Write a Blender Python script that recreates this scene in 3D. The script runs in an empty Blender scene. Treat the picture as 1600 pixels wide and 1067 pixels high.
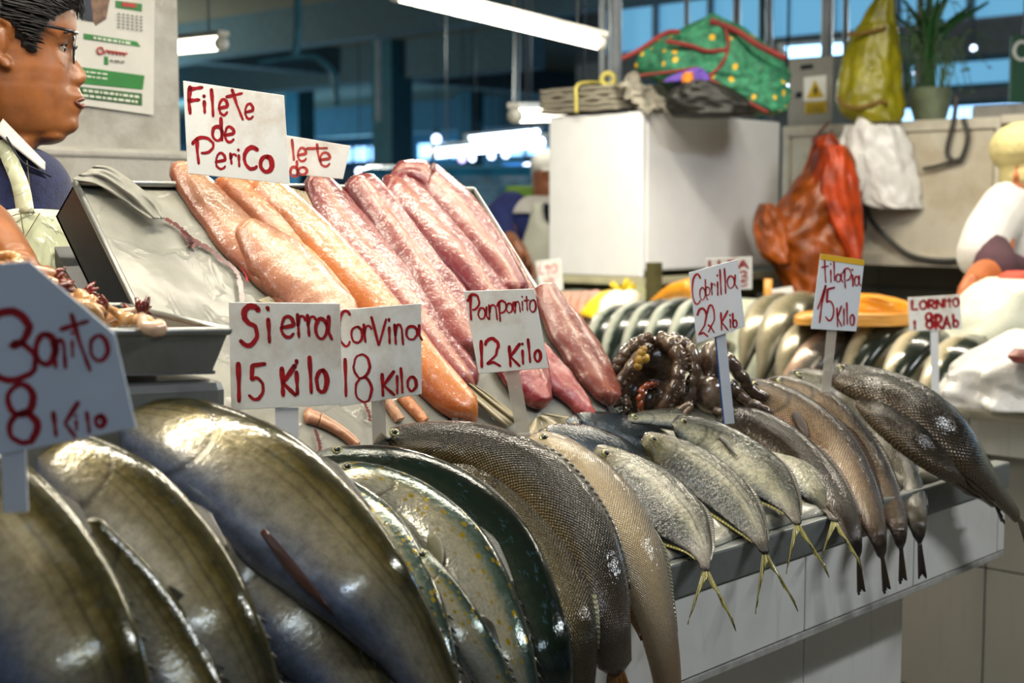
import bpy, bmesh, math, random
import numpy as np
from mathutils import Vector, Matrix, noise
random.seed(7); rng = np.random.default_rng(7)
scn = bpy.context.scene
COL = scn.collection
PI = math.pi

# ------------------------------------------------------------------ camera, world, exposure
FPX = 2222.0
YAW = math.radians(42.6); PITCH = math.atan(200.5/FPX)
CAM = np.array([0.0, -1.17, 1.35])
FH = np.array([math.cos(YAW), math.sin(YAW), 0.0])          # horizontal viewing direction
RT = np.array([math.sin(YAW), -math.cos(YAW), 0.0])
FW = FH*math.cos(PITCH) + np.array([0, 0, -math.sin(PITCH)])
UPV = np.cross(RT, FW)
cd = bpy.data.cameras.new('camera'); cam = bpy.data.objects.new('camera', cd); COL.objects.link(cam)
cd.sensor_width = 36.0; cd.lens = FPX*36/1600; cd.clip_start = 0.05; cd.clip_end = 200
M = Matrix(((RT[0], UPV[0], -FW[0], CAM[0]), (RT[1], UPV[1], -FW[1], CAM[1]), (RT[2], UPV[2], -FW[2], CAM[2]), (0, 0, 0, 1)))
cam.matrix_world = M
cd.dof.use_dof = True; cd.dof.focus_distance = 2.05; cd.dof.aperture_fstop = 4.5
scn.camera = cam
scn.view_settings.view_transform = 'Standard'; scn.view_settings.look = 'None'
scn.view_settings.exposure = 0.0; scn.view_settings.gamma = 1.0; scn.view_settings.use_curve_mapping = False
w = bpy.data.worlds.new('world'); scn.world = w; w.use_nodes = True
w.node_tree.nodes['Background'].inputs[0].default_value = (0.55, 0.68, 0.9, 1)
w.node_tree.nodes['Background'].inputs[1].default_value = 0.10
scn.cycles.use_denoising = True
scn.cycles.max_bounces = 8

def area_lamp(name, loc, sx, sy, power, col, along=(1, 0, 0), down=(0, 0, -1)):
    ld = bpy.data.lights.new(name, 'AREA'); ld.shape = 'RECTANGLE'; ld.size = sx; ld.size_y = sy
    ld.energy = power; ld.color = col
    o = bpy.data.objects.new(name, ld); COL.objects.link(o)
    z = -Vector(down).normalized(); x = Vector(along); x = (x - z*x.dot(z)).normalized(); y = z.cross(x)
    m = Matrix((x, y, z)).transposed().to_4x4(); m.translation = Vector(loc); o.matrix_world = m
    return o
WARM = (1.0, 0.91, 0.74)
# the stall's own fluorescent fittings hang in two runs over the counter; the aisle and neighbour fills are added
area_lamp('stall_tube_light', (0.75, 0.30, 2.15), 1.2, 0.07, 17, WARM)
area_lamp('stall_tube_light', (2.15, 0.34, 2.20), 1.2, 0.07, 15, WARM)
area_lamp('stall_tube_light', (1.3, 0.95, 2.25), 1.2, 0.07, 6.5, WARM)
area_lamp('aisle_fill_light', (2.9, -1.9, 2.9), 1.2, 0.12, 42, (.92, .96, 1.0), down=(-.25, .6, -.75))  # unseen fill, added to brighten the counter's front tiles
area_lamp('aisle_fill_light', (-.7, -2.0, 2.8), 1.2, 0.12, 12, (.70, .84, 1.0), down=(.45, .65, -.62))  # added bluish fill for the Bonito sign, no fitting behind it
area_lamp('neighbour_fill_light', (3.2, 1.6, 2.3), 1.2, 0.07, 42, WARM, along=(0, 1, 0))  # added fill that whitens the freezer's left face
area_lamp('neighbour_fill_light', (3.95, 0.5, 2.4), 1.2, 0.07, 27, WARM, along=(0, 1, 0))  # added fill for the cabinet; no fitting hangs here

def point_fill(name, loc, power, col, r=.25):
    ld = bpy.data.lights.new(name, 'POINT'); ld.energy = power; ld.color = col; ld.shadow_soft_size = r
    o = bpy.data.objects.new(name, ld); COL.objects.link(o); o.location = loc; return o
TEAL = (0.30, 0.72, 1.0)
for p, e in (((13, 19, 2.2), 300), ((17, 24, 2.2), 560), ((23, 25, 2.0), 700)): point_fill('hall_fill_light', p, e, TEAL)  # added point fills that lift the dark far hall, no fittings
point_fill('hall_fill_light', (8.5, 14, 2.3), 260, (.9, .95, .8)); point_fill('hall_fill_light', (6.2, 6.0, 2.3), 120, (.9, .95, .85)); point_fill('hall_fill_light', (8.0, 2.5, 2.3), 120, (.9, .95, .85))  # neutral fills added for the ceiling and nearer hall
# daylight entering by the openings of the far walls
area_lamp('window_daylight', (13.9, 3.0, 2.4), 9, 1.2, 120, (.45, .72, 1.0), along=(0, 1, 0), down=(-1, 0, 0))
area_lamp('window_daylight', (25.8, 20, 2.4), 10, 1.0, 250, (.35, .65, 1.0), along=(0, 1, 0), down=(-1, 0, 0))

# ------------------------------------------------------------------ pixel -> place helpers
def ray(px, py):
    return FW + RT*((px-800.0)/FPX) + UPV*((533.5-py)/FPX)
def P(px, py, d): return CAM + ray(px, py)*d
def onX(px, py, x):
    r = ray(px, py); return CAM + r*((x-CAM[0])/r[0])
def onY(px, py, y):
    r = ray(px, py); return CAM + r*((y-CAM[1])/r[1])
def onZ(px, py, z):
    r = ray(px, py); return CAM + r*((z-CAM[2])/r[2])
def onPl(px, py, p0, n):
    r = ray(px, py); return CAM + r*(np.dot(np.asarray(p0)-CAM, n)/np.dot(r, n))
B0 = np.array([1.0, 0.35, 1.01]); BS = np.array([1.0, 0, 0])
BT = np.array([0, 1.0, 1.15]); BT /= np.linalg.norm(BT); BN = np.array([0, -BT[2], BT[1]])
def onB(px, py, lift=0.0): return onPl(px, py, B0+BN*lift, BN)
def BL(s, t, n=0.0): return B0 + BS*(s-1.0) + BT*t + BN*n
def bst(px, py):
    q = onB(px, py)-B0; return 1.0+q.dot(BS), q.dot(BT)
def depth(p): return float(np.dot(np.asarray(p)-CAM, FW))
def unit(v):
    v = np.asarray(v, float); return v/max(1e-9, np.linalg.norm(v))
def cat(pts, n):
    """Catmull-Rom through pts, n samples."""
    p = np.asarray(pts, float)
    if len(p) == 2: return p[0]+(p[1]-p[0])*np.linspace(0, 1, n)[:, None]
    e = np.vstack([2*p[0]-p[1], p, 2*p[-1]-p[-2]])
    seg = np.linalg.norm(np.diff(p[:, :3], axis=0), axis=1); cum = np.concatenate([[0], np.cumsum(seg)]); out = []
    for s in np.linspace(0, cum[-1], n):
        i = min(len(p)-2, max(0, int(np.searchsorted(cum, s, 'right')-1)))
        t = (s-cum[i])/max(1e-9, seg[i]); a, b, c, d = e[i], e[i+1], e[i+2], e[i+3]
        out.append(0.5*((2*b)+(-a+c)*t+(2*a-5*b+4*c-d)*t*t+(-a+3*b-3*c+d)*t**3))
    return np.array(out)

def lin(p, n):
    p = np.asarray(p, float); s = np.concatenate([[0], np.cumsum(np.linalg.norm(np.diff(p, axis=0), axis=1))]); x = np.linspace(0, s[-1], n)
    return np.column_stack([np.interp(x, s, p[:, k]) for k in range(p.shape[1])])
# ------------------------------------------------------------------ object helpers
def link(name, me, m=None, parent=None):
    o = bpy.data.objects.new(name, me); COL.objects.link(o)
    if m is not None:
        for x in (m if isinstance(m, (list, tuple)) else [m]): me.materials.append(x)
    if parent is not None:
        o.parent = parent; o.matrix_parent_inverse = parent.matrix_basis.inverted()
    return o
def tag(o, label=None, cat_=None, group=None, kind=None):
    if label: o['label'] = label
    if cat_: o['category'] = cat_
    if group: o['group'] = group
    if kind: o['kind'] = kind
    return o
def thing(name, loc, label, cat_, group=None):
    o = bpy.data.objects.new(name, None); o.empty_display_size = 0.02; COL.objects.link(o); o.location = Vector(loc)
    return tag(o, label, cat_, group)
def mesh_from(name, V, F, smooth=True, uv=None, mi=None):
    me = bpy.data.meshes.new(name); me.from_pydata([tuple(map(float, v)) for v in V], [], F); me.update()
    if smooth: me.polygons.foreach_set('use_smooth', [True]*len(me.polygons))
    if uv is not None:
        l = me.uv_layers.new(name='UVMap')
        for i, lp in enumerate(me.loops): l.data[i].uv = uv[lp.vertex_index]
    if mi is not None: me.polygons.foreach_set('material_index', mi)
    return me
class MB:
    def __init__(s): s.V = []; s.F = []; s.mi = []; s.uv = []
    def add(s, V, F, mi=0, uv=None):
        b = len(s.V); s.V += [tuple(v) for v in V]; s.F += [tuple(i+b for i in f) for f in F]; s.mi += [mi]*len(F)
        s.uv += list(uv) if uv is not None else [(0, 0)]*len(V)
    def box(s, c0, c1, mi=0, fr=None):
        x0, y0, z0 = c0; x1, y1, z1 = c1
        V = [(x0, y0, z0), (x1, y0, z0), (x1, y1, z0), (x0, y1, z0), (x0, y0, z1), (x1, y0, z1), (x1, y1, z1), (x0, y1, z1)]
        if fr: V = [fr(*v) for v in V]
        s.add(V, [(0, 3, 2, 1), (4, 5, 6, 7), (0, 1, 5, 4), (1, 2, 6, 5), (2, 3, 7, 6), (3, 0, 4, 7)], mi)
    def tube(s, pts, rad, n=10, mi=0, caps=True):
        pts = np.asarray(pts, float); m = len(pts)
        rad = np.full(m, rad) if np.isscalar(rad) else np.asarray(rad, float)
        T = np.gradient(pts, axis=0); ref = np.array([0.13, 0.21, 0.97]); V = []
        A = None
        for i in range(m):
            t = unit(T[i])
            if A is None:
                A = unit(np.cross(t, ref)) if abs(t.dot(ref)) < .95 else unit(np.cross(t, [1, 0, 0]))
            A = unit(A-t*A.dot(t)); B = np.cross(t, A)
            for k in range(n):
                a = 2*PI*k/n; V.append(pts[i]+(A*math.cos(a)+B*math.sin(a))*rad[i])
        F = [(i*n+k, i*n+(k+1) % n, (i+1)*n+(k+1) % n, (i+1)*n+k) for i in range(m-1) for k in range(n)]
        if caps: F += [tuple(range(n-1, -1, -1)), tuple((m-1)*n+k for k in range(n))]
        s.add(V, F, mi)
    def ball(s, c, r, n=12, mi=0, fr=None):
        c = np.asarray(c, float); r = np.full(3, r) if np.isscalar(r) else np.asarray(r, float); V = []; h = n//2
        for i in range(h+1):
            for k in range(n):
                a = PI*i/h; b = 2*PI*k/n
                q = np.array([math.sin(a)*math.cos(b), math.sin(a)*math.sin(b), math.cos(a)])*r
                if fr is not None: q = fr[0]*q[0]+fr[1]*q[1]+fr[2]*q[2]
                V.append(c+q)
        F = [(i*n+k, (i+1)*n+k, (i+1)*n+(k+1) % n, i*n+(k+1) % n) for i in range(h) for k in range(n)]
        s.add(V, F, mi)
    def build(s, name, m, parent=None, smooth=False, bevel=0, weld=True):
        me = mesh_from(name, s.V, s.F, smooth, s.uv, s.mi)
        if weld:
            bm = bmesh.new(); bm.from_mesh(me); bmesh.ops.remove_doubles(bm, verts=bm.verts, dist=1e-6); bm.to_mesh(me); bm.free()
        o = link(name, me, m, parent)
        if bevel:
            b = o.modifiers.new('bevel', 'BEVEL'); b.width = bevel; b.segments = 2; b.limit_method = 'ANGLE'
        return o
def sheet(name, G, th, m, parent=None, smooth=True, uv=True):
    """thin solid from a grid of points G[i][j]"""
    G = np.asarray(G, float); a, b = G.shape[:2]
    du = np.gradient(G, axis=0); dv = np.gradient(G, axis=1); N = np.cross(du, dv)
    N /= np.maximum(1e-9, np.linalg.norm(N, axis=2))[:, :, None]
    V = np.vstack([(G+N*th/2).reshape(-1, 3), (G-N*th/2).reshape(-1, 3)]); n = a*b; F = []
    for i in range(a-1):
        for j in range(b-1):
            q = (i*b+j, (i+1)*b+j, (i+1)*b+j+1, i*b+j+1); F.append(q); F.append(tuple(x+n for x in q[::-1]))
    for i in range(a-1):
        F.append((i*b, n+i*b, n+(i+1)*b, (i+1)*b)); j = b-1; F.append((i*b+j, (i+1)*b+j, n+(i+1)*b+j, n+i*b+j))
    for j in range(b-1):
        F.append((j, j+1, n+j+1, n+j)); i = (a-1)*b; F.append((i+j, n+i+j, n+i+j+1, i+j+1))
    U = [(i/(a-1), j/(b-1)) for i in range(a) for j in range(b)]*2
    return link(name, mesh_from(name, V, F, smooth, U), m, parent)

# ------------------------------------------------------------------ materials
def C(h):
    h = h.lstrip('#'); v = [int(h[i:i+2], 16)/255 for i in (0, 2, 4)]
    return tuple(x/12.92 if x <= .04045 else ((x+.055)/1.055)**2.4 for x in v)+(1,)
class N:
    def __init__(s, name):
        s.m = bpy.data.materials.new(name); s.m.use_nodes = True; s.t = s.m.node_tree; s.b = s.t.nodes['Principled BSDF']
    def new(s, typ, **k):
        n = s.t.nodes.new(typ)
        for a, v in k.items():
            if a.startswith('i_'):
                key = a[2:]; key = int(key) if key.isdigit() else key.replace('_', ' '); n.inputs[key].default_value = v
            else: setattr(n, a, v)
        return n
    def l(s, a, b): s.t.links.new(a, b)
    def set(s, **k):
        for a, v in k.items():
            i = s.b.inputs[a.replace('_', ' ')]
            if isinstance(v, bpy.types.NodeSocket):
                s.l(v, i)
                if a == 'Normal': s.l(v, s.b.inputs['Coat Normal'])
            else: i.default_value = v
        return s
    def coord(s, which='Object', scale=(1, 1, 1)):
        tc = s.new('ShaderNodeTexCoord'); mp = s.new('ShaderNodeMapping'); mp.inputs['Scale'].default_value = scale
        s.l(tc.outputs[which], mp.inputs[0]); return mp.outputs[0]
    def noise(s, vec, scale, detail=4, rough=.55, dist=0):
        n = s.new('ShaderNodeTexNoise'); n.inputs['Scale'].default_value = scale; n.inputs['Detail'].default_value = detail
        n.inputs['Roughness'].default_value = rough; n.inputs['Distortion'].default_value = dist; s.l(vec, n.inputs['Vector']); return n.outputs['Fac']
    def vor(s, vec, scale, feat='F1', rnd=1.0):
        n = s.new('ShaderNodeTexVoronoi', feature=feat); n.inputs['Scale'].default_value = scale; n.inputs['Randomness'].default_value = rnd
        s.l(vec, n.inputs['Vector']); return n.outputs['Distance']
    def ramp(s, fac, stops, interp='LINEAR'):
        n = s.new('ShaderNodeValToRGB'); n.color_ramp.interpolation = interp; e = n.color_ramp.elements
        while len(e) < len(stops): e.new(0.5)
        for x, (p, c) in zip(e, stops): x.position = p; x.color = c if isinstance(c, tuple) else C(c)
        s.l(fac, n.inputs[0]); return n.outputs[0]
    def mix(s, fac, a, b, blend='MIX'):
        n = s.new('ShaderNodeMix', data_type='RGBA', blend_type=blend)
        for i, v in ((0, fac), (6, a), (7, b)):
            if isinstance(v, bpy.types.NodeSocket): s.l(v, n.inputs[i])
            else: n.inputs[i].default_value = C(v) if isinstance(v, str) else v
        return n.outputs[2]
    def math(s, op, a, b=0.0, clamp=False):
        n = s.new('ShaderNodeMath', operation=op, use_clamp=clamp)
        for i, v in ((0, a), (1, b)):
            if isinstance(v, bpy.types.NodeSocket): s.l(v, n.inputs[i])
            else: n.inputs[i].default_value = v
        return n.outputs[0]
    def bump(s, h, strength=.3, dist=.002, prev=None):
        n = s.new('ShaderNodeBump'); n.inputs['Strength'].default_value = strength; n.inputs['Distance'].default_value = dist
        s.l(h, n.inputs['Height'])
        if prev is not None: s.l(prev, n.inputs['Normal'])
        return n.outputs[0]
BLK = (0, 0, 0, 1); WHT = (1, 1, 1, 1)
def mat(name, col, rough=.5, metal=0., coat=0., var=.12, vs=12., bump=0., bs=60., bd=.002, sss=0., emis=None, es=0., alpha=1., trans=0., dirt=None, sheen=0.):
    n = N(name); v = n.coord(); c = C(col)
    f = n.noise(v, vs); dark = tuple(x*(1-var*2) for x in c[:3])+(1,); lite = tuple(min(1, x*(1+var)) for x in c[:3])+(1,)
    colr = n.ramp(f, [(.3, dark), (.7, lite)])
    if dirt: colr = n.mix(n.ramp(n.noise(v, dirt[1], 6, .65), [(.5, BLK), (.72, WHT)]), colr, dirt[0])
    n.set(Base_Color=colr, Roughness=rough, Metallic=metal, Coat_Weight=coat, Coat_Roughness=.12, Alpha=alpha, Transmission_Weight=trans, Sheen_Weight=sheen)
    if sss: n.set(Subsurface_Weight=sss, Subsurface_Scale=.01)
    if bump: n.set(Normal=n.bump(n.noise(v, bs, 5), bump, bd))
    if emis: n.set(Emission_Color=C(emis), Emission_Strength=es)
    return n.m
def emit(name, col, s):
    n = N(name); n.set(Base_Color=C(col), Emission_Color=C(col), Emission_Strength=s, Roughness=.5); return n.m

def fish_mat(name, ramp, rough=.25, metal=.35, scales=0, sstr=.3, spots=None, stripes=None, mott=.35, mscale=8., blue=.0, aspect=4.0, wet=.6, bumpy=.25, mcol='#1a1a14', head=None, tailc=None, grain=.35):
    """skin colours by height on the flank (belly 0 .. back 1)"""
    n = N(name); tc = n.new('ShaderNodeTexCoord'); sp = n.new('ShaderNodeSeparateXYZ'); n.l(tc.outputs['UV'], sp.inputs[0])
    mp = n.new('ShaderNodeMapping'); mp.inputs['Scale'].default_value = (aspect, 1, 1); n.l(tc.outputs['UV'], mp.inputs[0]); uv = mp.outputs[0]
    oi = n.new('ShaderNodeObjectInfo'); ad = n.new('ShaderNodeVectorMath', operation='ADD'); n.l(uv, ad.inputs[0])
    cmb = n.new('ShaderNodeCombineXYZ'); n.l(n.math('MULTIPLY', oi.outputs['Random'], 37.0), cmb.inputs[2]); n.l(cmb.outputs[0], ad.inputs[1]); uvr = ad.outputs[0]
    nz = n.noise(uvr, mscale, 5, .6, .4)
    h = n.math('ADD', sp.outputs['Y'], n.math('MULTIPLY', n.math('SUBTRACT', nz, .5), .22))
    col = n.ramp(h, ramp)
    col = n.mix(n.math('MULTIPLY', n.ramp(n.noise(uvr, mscale*2.6, 6, .7), [(.42, BLK), (.75, WHT)]), mott), col, mcol)
    if stripes:
        wv = n.math('SINE', n.math('ADD', n.math('MULTIPLY', sp.outputs['Y'], stripes[1]), n.math('MULTIPLY', n.noise(uvr, 2.5, 2), 3.0)))
        msk = n.ramp(sp.outputs['Y'], [(.52, BLK), (.7, WHT)])
        col = n.mix(n.math('MULTIPLY', n.math('MULTIPLY', n.ramp(wv, [(.45, BLK), (.8, WHT)]), msk), stripes[2]), col, stripes[0])
    if spots:
        d = n.vor(uvr, spots[1], 'F1', .75); msk = n.ramp(sp.outputs['Y'], [(.3, BLK), (.4, WHT), (.85, WHT), (.95, BLK)])
        col = n.mix(n.math('MULTIPLY', n.ramp(d, [(.2, WHT), (.32, BLK)]), msk), col, spots[0])
    if head: col = n.mix(n.ramp(n.math('ADD', sp.outputs['X'], n.math('MULTIPLY', n.math('SUBTRACT', nz, .5), .2)), [(.10, (head[1],)*3+(1,)), (.24, BLK)]), col, head[0])
    if tailc: col = n.mix(n.ramp(sp.outputs['X'], [(tailc[1], BLK), (.97, (.9, .9, .9, 1))]), col, tailc[0])
    if blue: col = n.mix(n.math('MULTIPLY', n.ramp(n.noise(uvr, 6.5, 6, .75), [(.58, BLK), (.70, WHT)]), blue), col, '#5f8fb0')  # reflections of blue daylight, painted into the skin colour as specks
    if grain: col = n.mix(n.math('MULTIPLY', n.ramp(n.noise(uvr, 75, 3, .7), [(.44, BLK), (.66, WHT)]), grain), col, mcol)
    rg = n.math('ADD', n.math('MULTIPLY', n.noise(uvr, 14, 4), .22), rough-.12, True)
    n.set(Base_Color=col, Roughness=rg, Metallic=metal, Coat_Weight=wet*.8, Coat_Roughness=.06)
    n.b.inputs['Specular IOR Level'].default_value = .3; n.b.inputs['Coat IOR'].default_value = 1.4
    b = n.bump(n.noise(uvr, 14, 3, .55), bumpy, .0028)
    if scales: 
        mp2 = n.new('ShaderNodeMapping'); mp2.inputs['Scale'].default_value = (1.0, 1.0, 1); mp2.inputs['Rotation'].default_value = (0, 0, .78); n.l(uv, mp2.inputs[0])
        sc_ = n.vor(mp2.outputs[0], scales, 'F1', .15); b = n.bump(sc_, min(1, sstr*1.3), .0026, b); col = n.mix(n.math('MULTIPLY', n.ramp(sc_, [(.33, BLK), (.58, WHT)]), .55), col, mcol); n.set(Base_Color=col)
    # gill cover edge
    dx = n.math('SUBTRACT', sp.outputs['X'], n.math('SUBTRACT', .205, n.math('MULTIPLY', n.math('POWER', n.math('ABSOLUTE', n.math('SUBTRACT', sp.outputs['Y'], .45)), 2.0), .35)))
    b = n.bump(n.ramp(dx, [(.0, WHT), (.012, BLK)]), .22, .0018, b)
    col = n.mix(n.math('MULTIPLY', n.ramp(n.math('ABSOLUTE', dx), [(.003, WHT), (.016, BLK)]), .55), col, mcol); n.set(Base_Color=col)
    n.set(Normal=b)
    cb = n.bump(n.noise(uvr, 13, 2.5, .5), min(1, bumpy*1.6), .0022)
    if scales: cb = n.bump(sc_, min(1, sstr*.35), .001, cb)
    n.l(cb, n.b.inputs['Coat Normal']); return n.m
def fin_mat(name, c0, c1, rays=30):
    n = N(name); tc = n.new('ShaderNodeTexCoord'); sp = n.new('ShaderNodeSeparateXYZ'); n.l(tc.outputs['UV'], sp.inputs[0])
    s = n.math('SINE', n.math('MULTIPLY', sp.outputs['X'], rays*2*PI))
    n.set(Base_Color=n.mix(n.ramp(s, [(.3, BLK), (.7, WHT)]), c0, c1), Roughness=.35, Coat_Weight=.4, Normal=n.bump(s, .4, .001))
    return n.m
def flesh_mat(name, c_mid, c_a, c_b, edge, rough=.25):
    n = N(name); tc = n.new('ShaderNodeTexCoord'); sp = n.new('ShaderNodeSeparateXYZ'); n.l(tc.outputs['UV'], sp.inputs[0])
    mp = n.new('ShaderNodeMapping'); mp.inputs['Scale'].default_value = (6, 1.2, 1); n.l(tc.outputs['UV'], mp.inputs[0])
    v = n.coord('Object', (1, 1, 1)); nz = n.noise(v, 25, 5, .6, .3)
    h = n.math('ADD', sp.outputs['Y'], n.math('MULTIPLY', n.math('SUBTRACT', nz, .5), .25))
    col = n.ramp(h, [(.0, edge), (.2, c_a), (.46, c_mid), (.56, c_b), (.82, c_a), (1., edge)])
    col = n.mix(n.ramp(n.noise(v, 9, 3), [(.5, BLK), (.75, WHT)]), col, c_b)
    fib = n.noise(mp.outputs[0], 26, 4, .6); col = n.mix(n.math('MULTIPLY', n.ramp(fib, [(.45, BLK), (.62, WHT)]), .3), col, edge)
    col = n.mix(n.math('MULTIPLY', n.ramp(n.noise(v, 130, 3), [(.55, BLK), (.7, WHT)]), .09), col, '#ffe9dd')
    n.set(Base_Color=col, Roughness=rough, Coat_Weight=.65, Coat_Roughness=.07, Subsurface_Weight=.06, Subsurface_Scale=.006)
    n.b.inputs['Subsurface Radius'].default_value = (1., .3, .2)
    b = n.bump(fib, .3, .002); b = n.bump(n.noise(v, 150, 2, .5), .4, .0012, b); n.set(Normal=b)
    cb = n.bump(n.noise(v, 95, 2.5, .55), .7, .0022, n.bump(n.noise(mp.outputs[0], 9, 2), .4, .003)); n.l(cb, n.b.inputs['Coat Normal']); return n.m
def metal_mat(name, col, rough=.35, dirt=.4, met=.85):
    n = N(name); v = n.coord(); sc = n.noise(n.coord('Object', (3, 60, 60)), 6, 4)
    c = n.mix(n.math('MULTIPLY', n.ramp(n.noise(v, 14, 6, .7), [(.45, BLK), (.75, WHT)]), dirt), col, '#4a4a44')
    n.set(Base_Color=c, Metallic=met, Roughness=n.math('ADD', n.math('MULTIPLY', sc, .25), rough-.1), Normal=n.bump(n.noise(v, 40, 3), .08, .002)); return n.m
def film_mat(name, col, tint, rough=.2, crease=.6, var=.5, scale=9.):
    """clinging wet plastic or parchment: creases and cloudy patches"""
    n = N(name); v = n.coord(); f = n.noise(v, scale, 6, .62, .8)
    c = n.mix(n.ramp(f, [(.35, BLK), (.7, WHT)]), col, tint)
    cr = n.new('ShaderNodeTexNoise'); cr.inputs['Scale'].default_value = scale*1.2; cr.inputs['Detail'].default_value = 3; cr.inputs['Distortion'].default_value = .5
    n.l(v, cr.inputs['Vector']); rid = n.math('ABSOLUTE', n.math('SUBTRACT', cr.outputs['Fac'], .5))
    n.set(Base_Color=c, Roughness=rough, Coat_Weight=.22, Coat_Roughness=.15, Normal=n.bump(n.ramp(rid, [(.0, WHT), (.05, BLK)]), crease, .003, n.bump(n.noise(v, 60, 4), .15, .002))); return n.m
def tile_mat(name, col='#d9d8d2', rough=.28):
    n = N(name); v = n.coord(); d = n.ramp(n.noise(v, 5, 6, .7), [(.55, BLK), (.8, WHT)])
    c = n.mix(n.math('MULTIPLY', d, .25), col, '#8f8b7c')
    c = n.mix(n.math('MULTIPLY', n.ramp(n.noise(n.coord('Object', (14, 14, 2)), 3, 4), [(.58, BLK), (.75, WHT)]), .22), c, '#777468')
    n.set(Base_Color=c, Roughness=rough, Coat_Weight=.2, Normal=n.bump(n.noise(v, 120, 2), .04, .001)); return n.m

m_tile = tile_mat('white_glazed_tile'); m_grout = mat('dark_grout', '#3a3630', .9)
m_steel = metal_mat('brushed_steel', '#a9aba8'); m_steel_d = metal_mat('dark_stained_steel', '#5d5e60', .35, .5, .7); m_alu = metal_mat('dull_aluminium', '#8b8a84', .38, .35, .35)
m_film = film_mat('wet_plastic_film', '#97968a', '#7b7a72', .5, .3); m_parch = film_mat('wet_parchment', '#a89c7c', '#8f8468', .4, .12, scale=6)
m_liner = film_mat('white_plastic_liner', '#b5b2a2', '#8f8d80', .3, .35, scale=14)
m_card = mat('white_sign_board', '#e9ebe9', .45, var=.03, bump=.06, bs=200, dirt=('#c9bcae', 9))
m_card2 = mat('bluish_sign_board', '#d7e0ec', .45, var=.03, bump=.06, bs=200)
m_red = mat('red_marker_paint', '#a3121c', .4, var=.18, vs=90); m_red2 = mat('faded_red_paint', '#b8423c', .5, var=.2, vs=90)
m_stake = mat('white_plastic_stake', '#dfe3ea', .4, var=.04); m_clear = mat('frosted_acrylic', '#c9c4ba', .15, var=.05, coat=.6, alpha=.55)
m_bstake = mat('blue_grey_stake', '#b6c3d6', .35, var=.05); m_blue = mat('deep_blue_edge', '#1c4a86', .4)
m_yellow = mat('yellow_tape', '#e3b62a', .5); m_eye = mat('fish_eye_black', '#0b0c0d', .08, coat=1.); m_eyering = mat('fish_eye_ring', '#9c9a6a', .2, metal=.4)
m_skin = mat('brown_skin', '#94592c', .42, var=.17, vs=22, bump=.12, bs=220, bd=.001, sss=.08, coat=.15)
m_hair = mat('black_hair', '#0b0908', .5, var=.3, vs=60); m_navy = mat('navy_fleece', '#1b2550', .9, var=.25, vs=90, bump=.5, bs=260, sheen=.2)
m_apron = film_mat('cream_vinyl_apron', '#d6dbbd', '#c3c9a6', .2, .5, scale=11); m_white = mat('white_cotton', '#c6c4c0', .85, var=.06, bump=.2, bs=60, bd=.004)

# ------------------------------------------------------------------ fish builder
W0DEF = np.array([-.42, -.56, .72])
def frames(path, W0, Dref):
    T = np.gradient(path, axis=0); T /= np.linalg.norm(T, axis=1)[:, None]; Ds = []; Ws = []
    for t in T:
        wv = unit(W0-t*np.dot(W0, t)); d = np.cross(wv, t)
        if d.dot(Dref) < 0: d = -d
        Ds.append(unit(d)); Ws.append(wv)
    return T, np.array(Ds), np.array(Ws)
def L_tot(p): return float(np.linalg.norm(np.diff(p, axis=0), axis=1).sum())
def fin_sheet(name, base, tip, m, parent, k=6, th=.0012, wave=0., wv=None):
    base = np.asarray(base); tip = np.asarray(tip); G = []
    for i in range(len(base)):
        row = []
        for j in range(k):
            r = j/(k-1); q = base[i]*(1-r)+tip[i]*r
            if wv is not None: q = q+wv*wave*math.sin(i*1.7)*r
            row.append(q)
        G.append(row)
    return sheet(name, G, th, m, parent)
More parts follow.
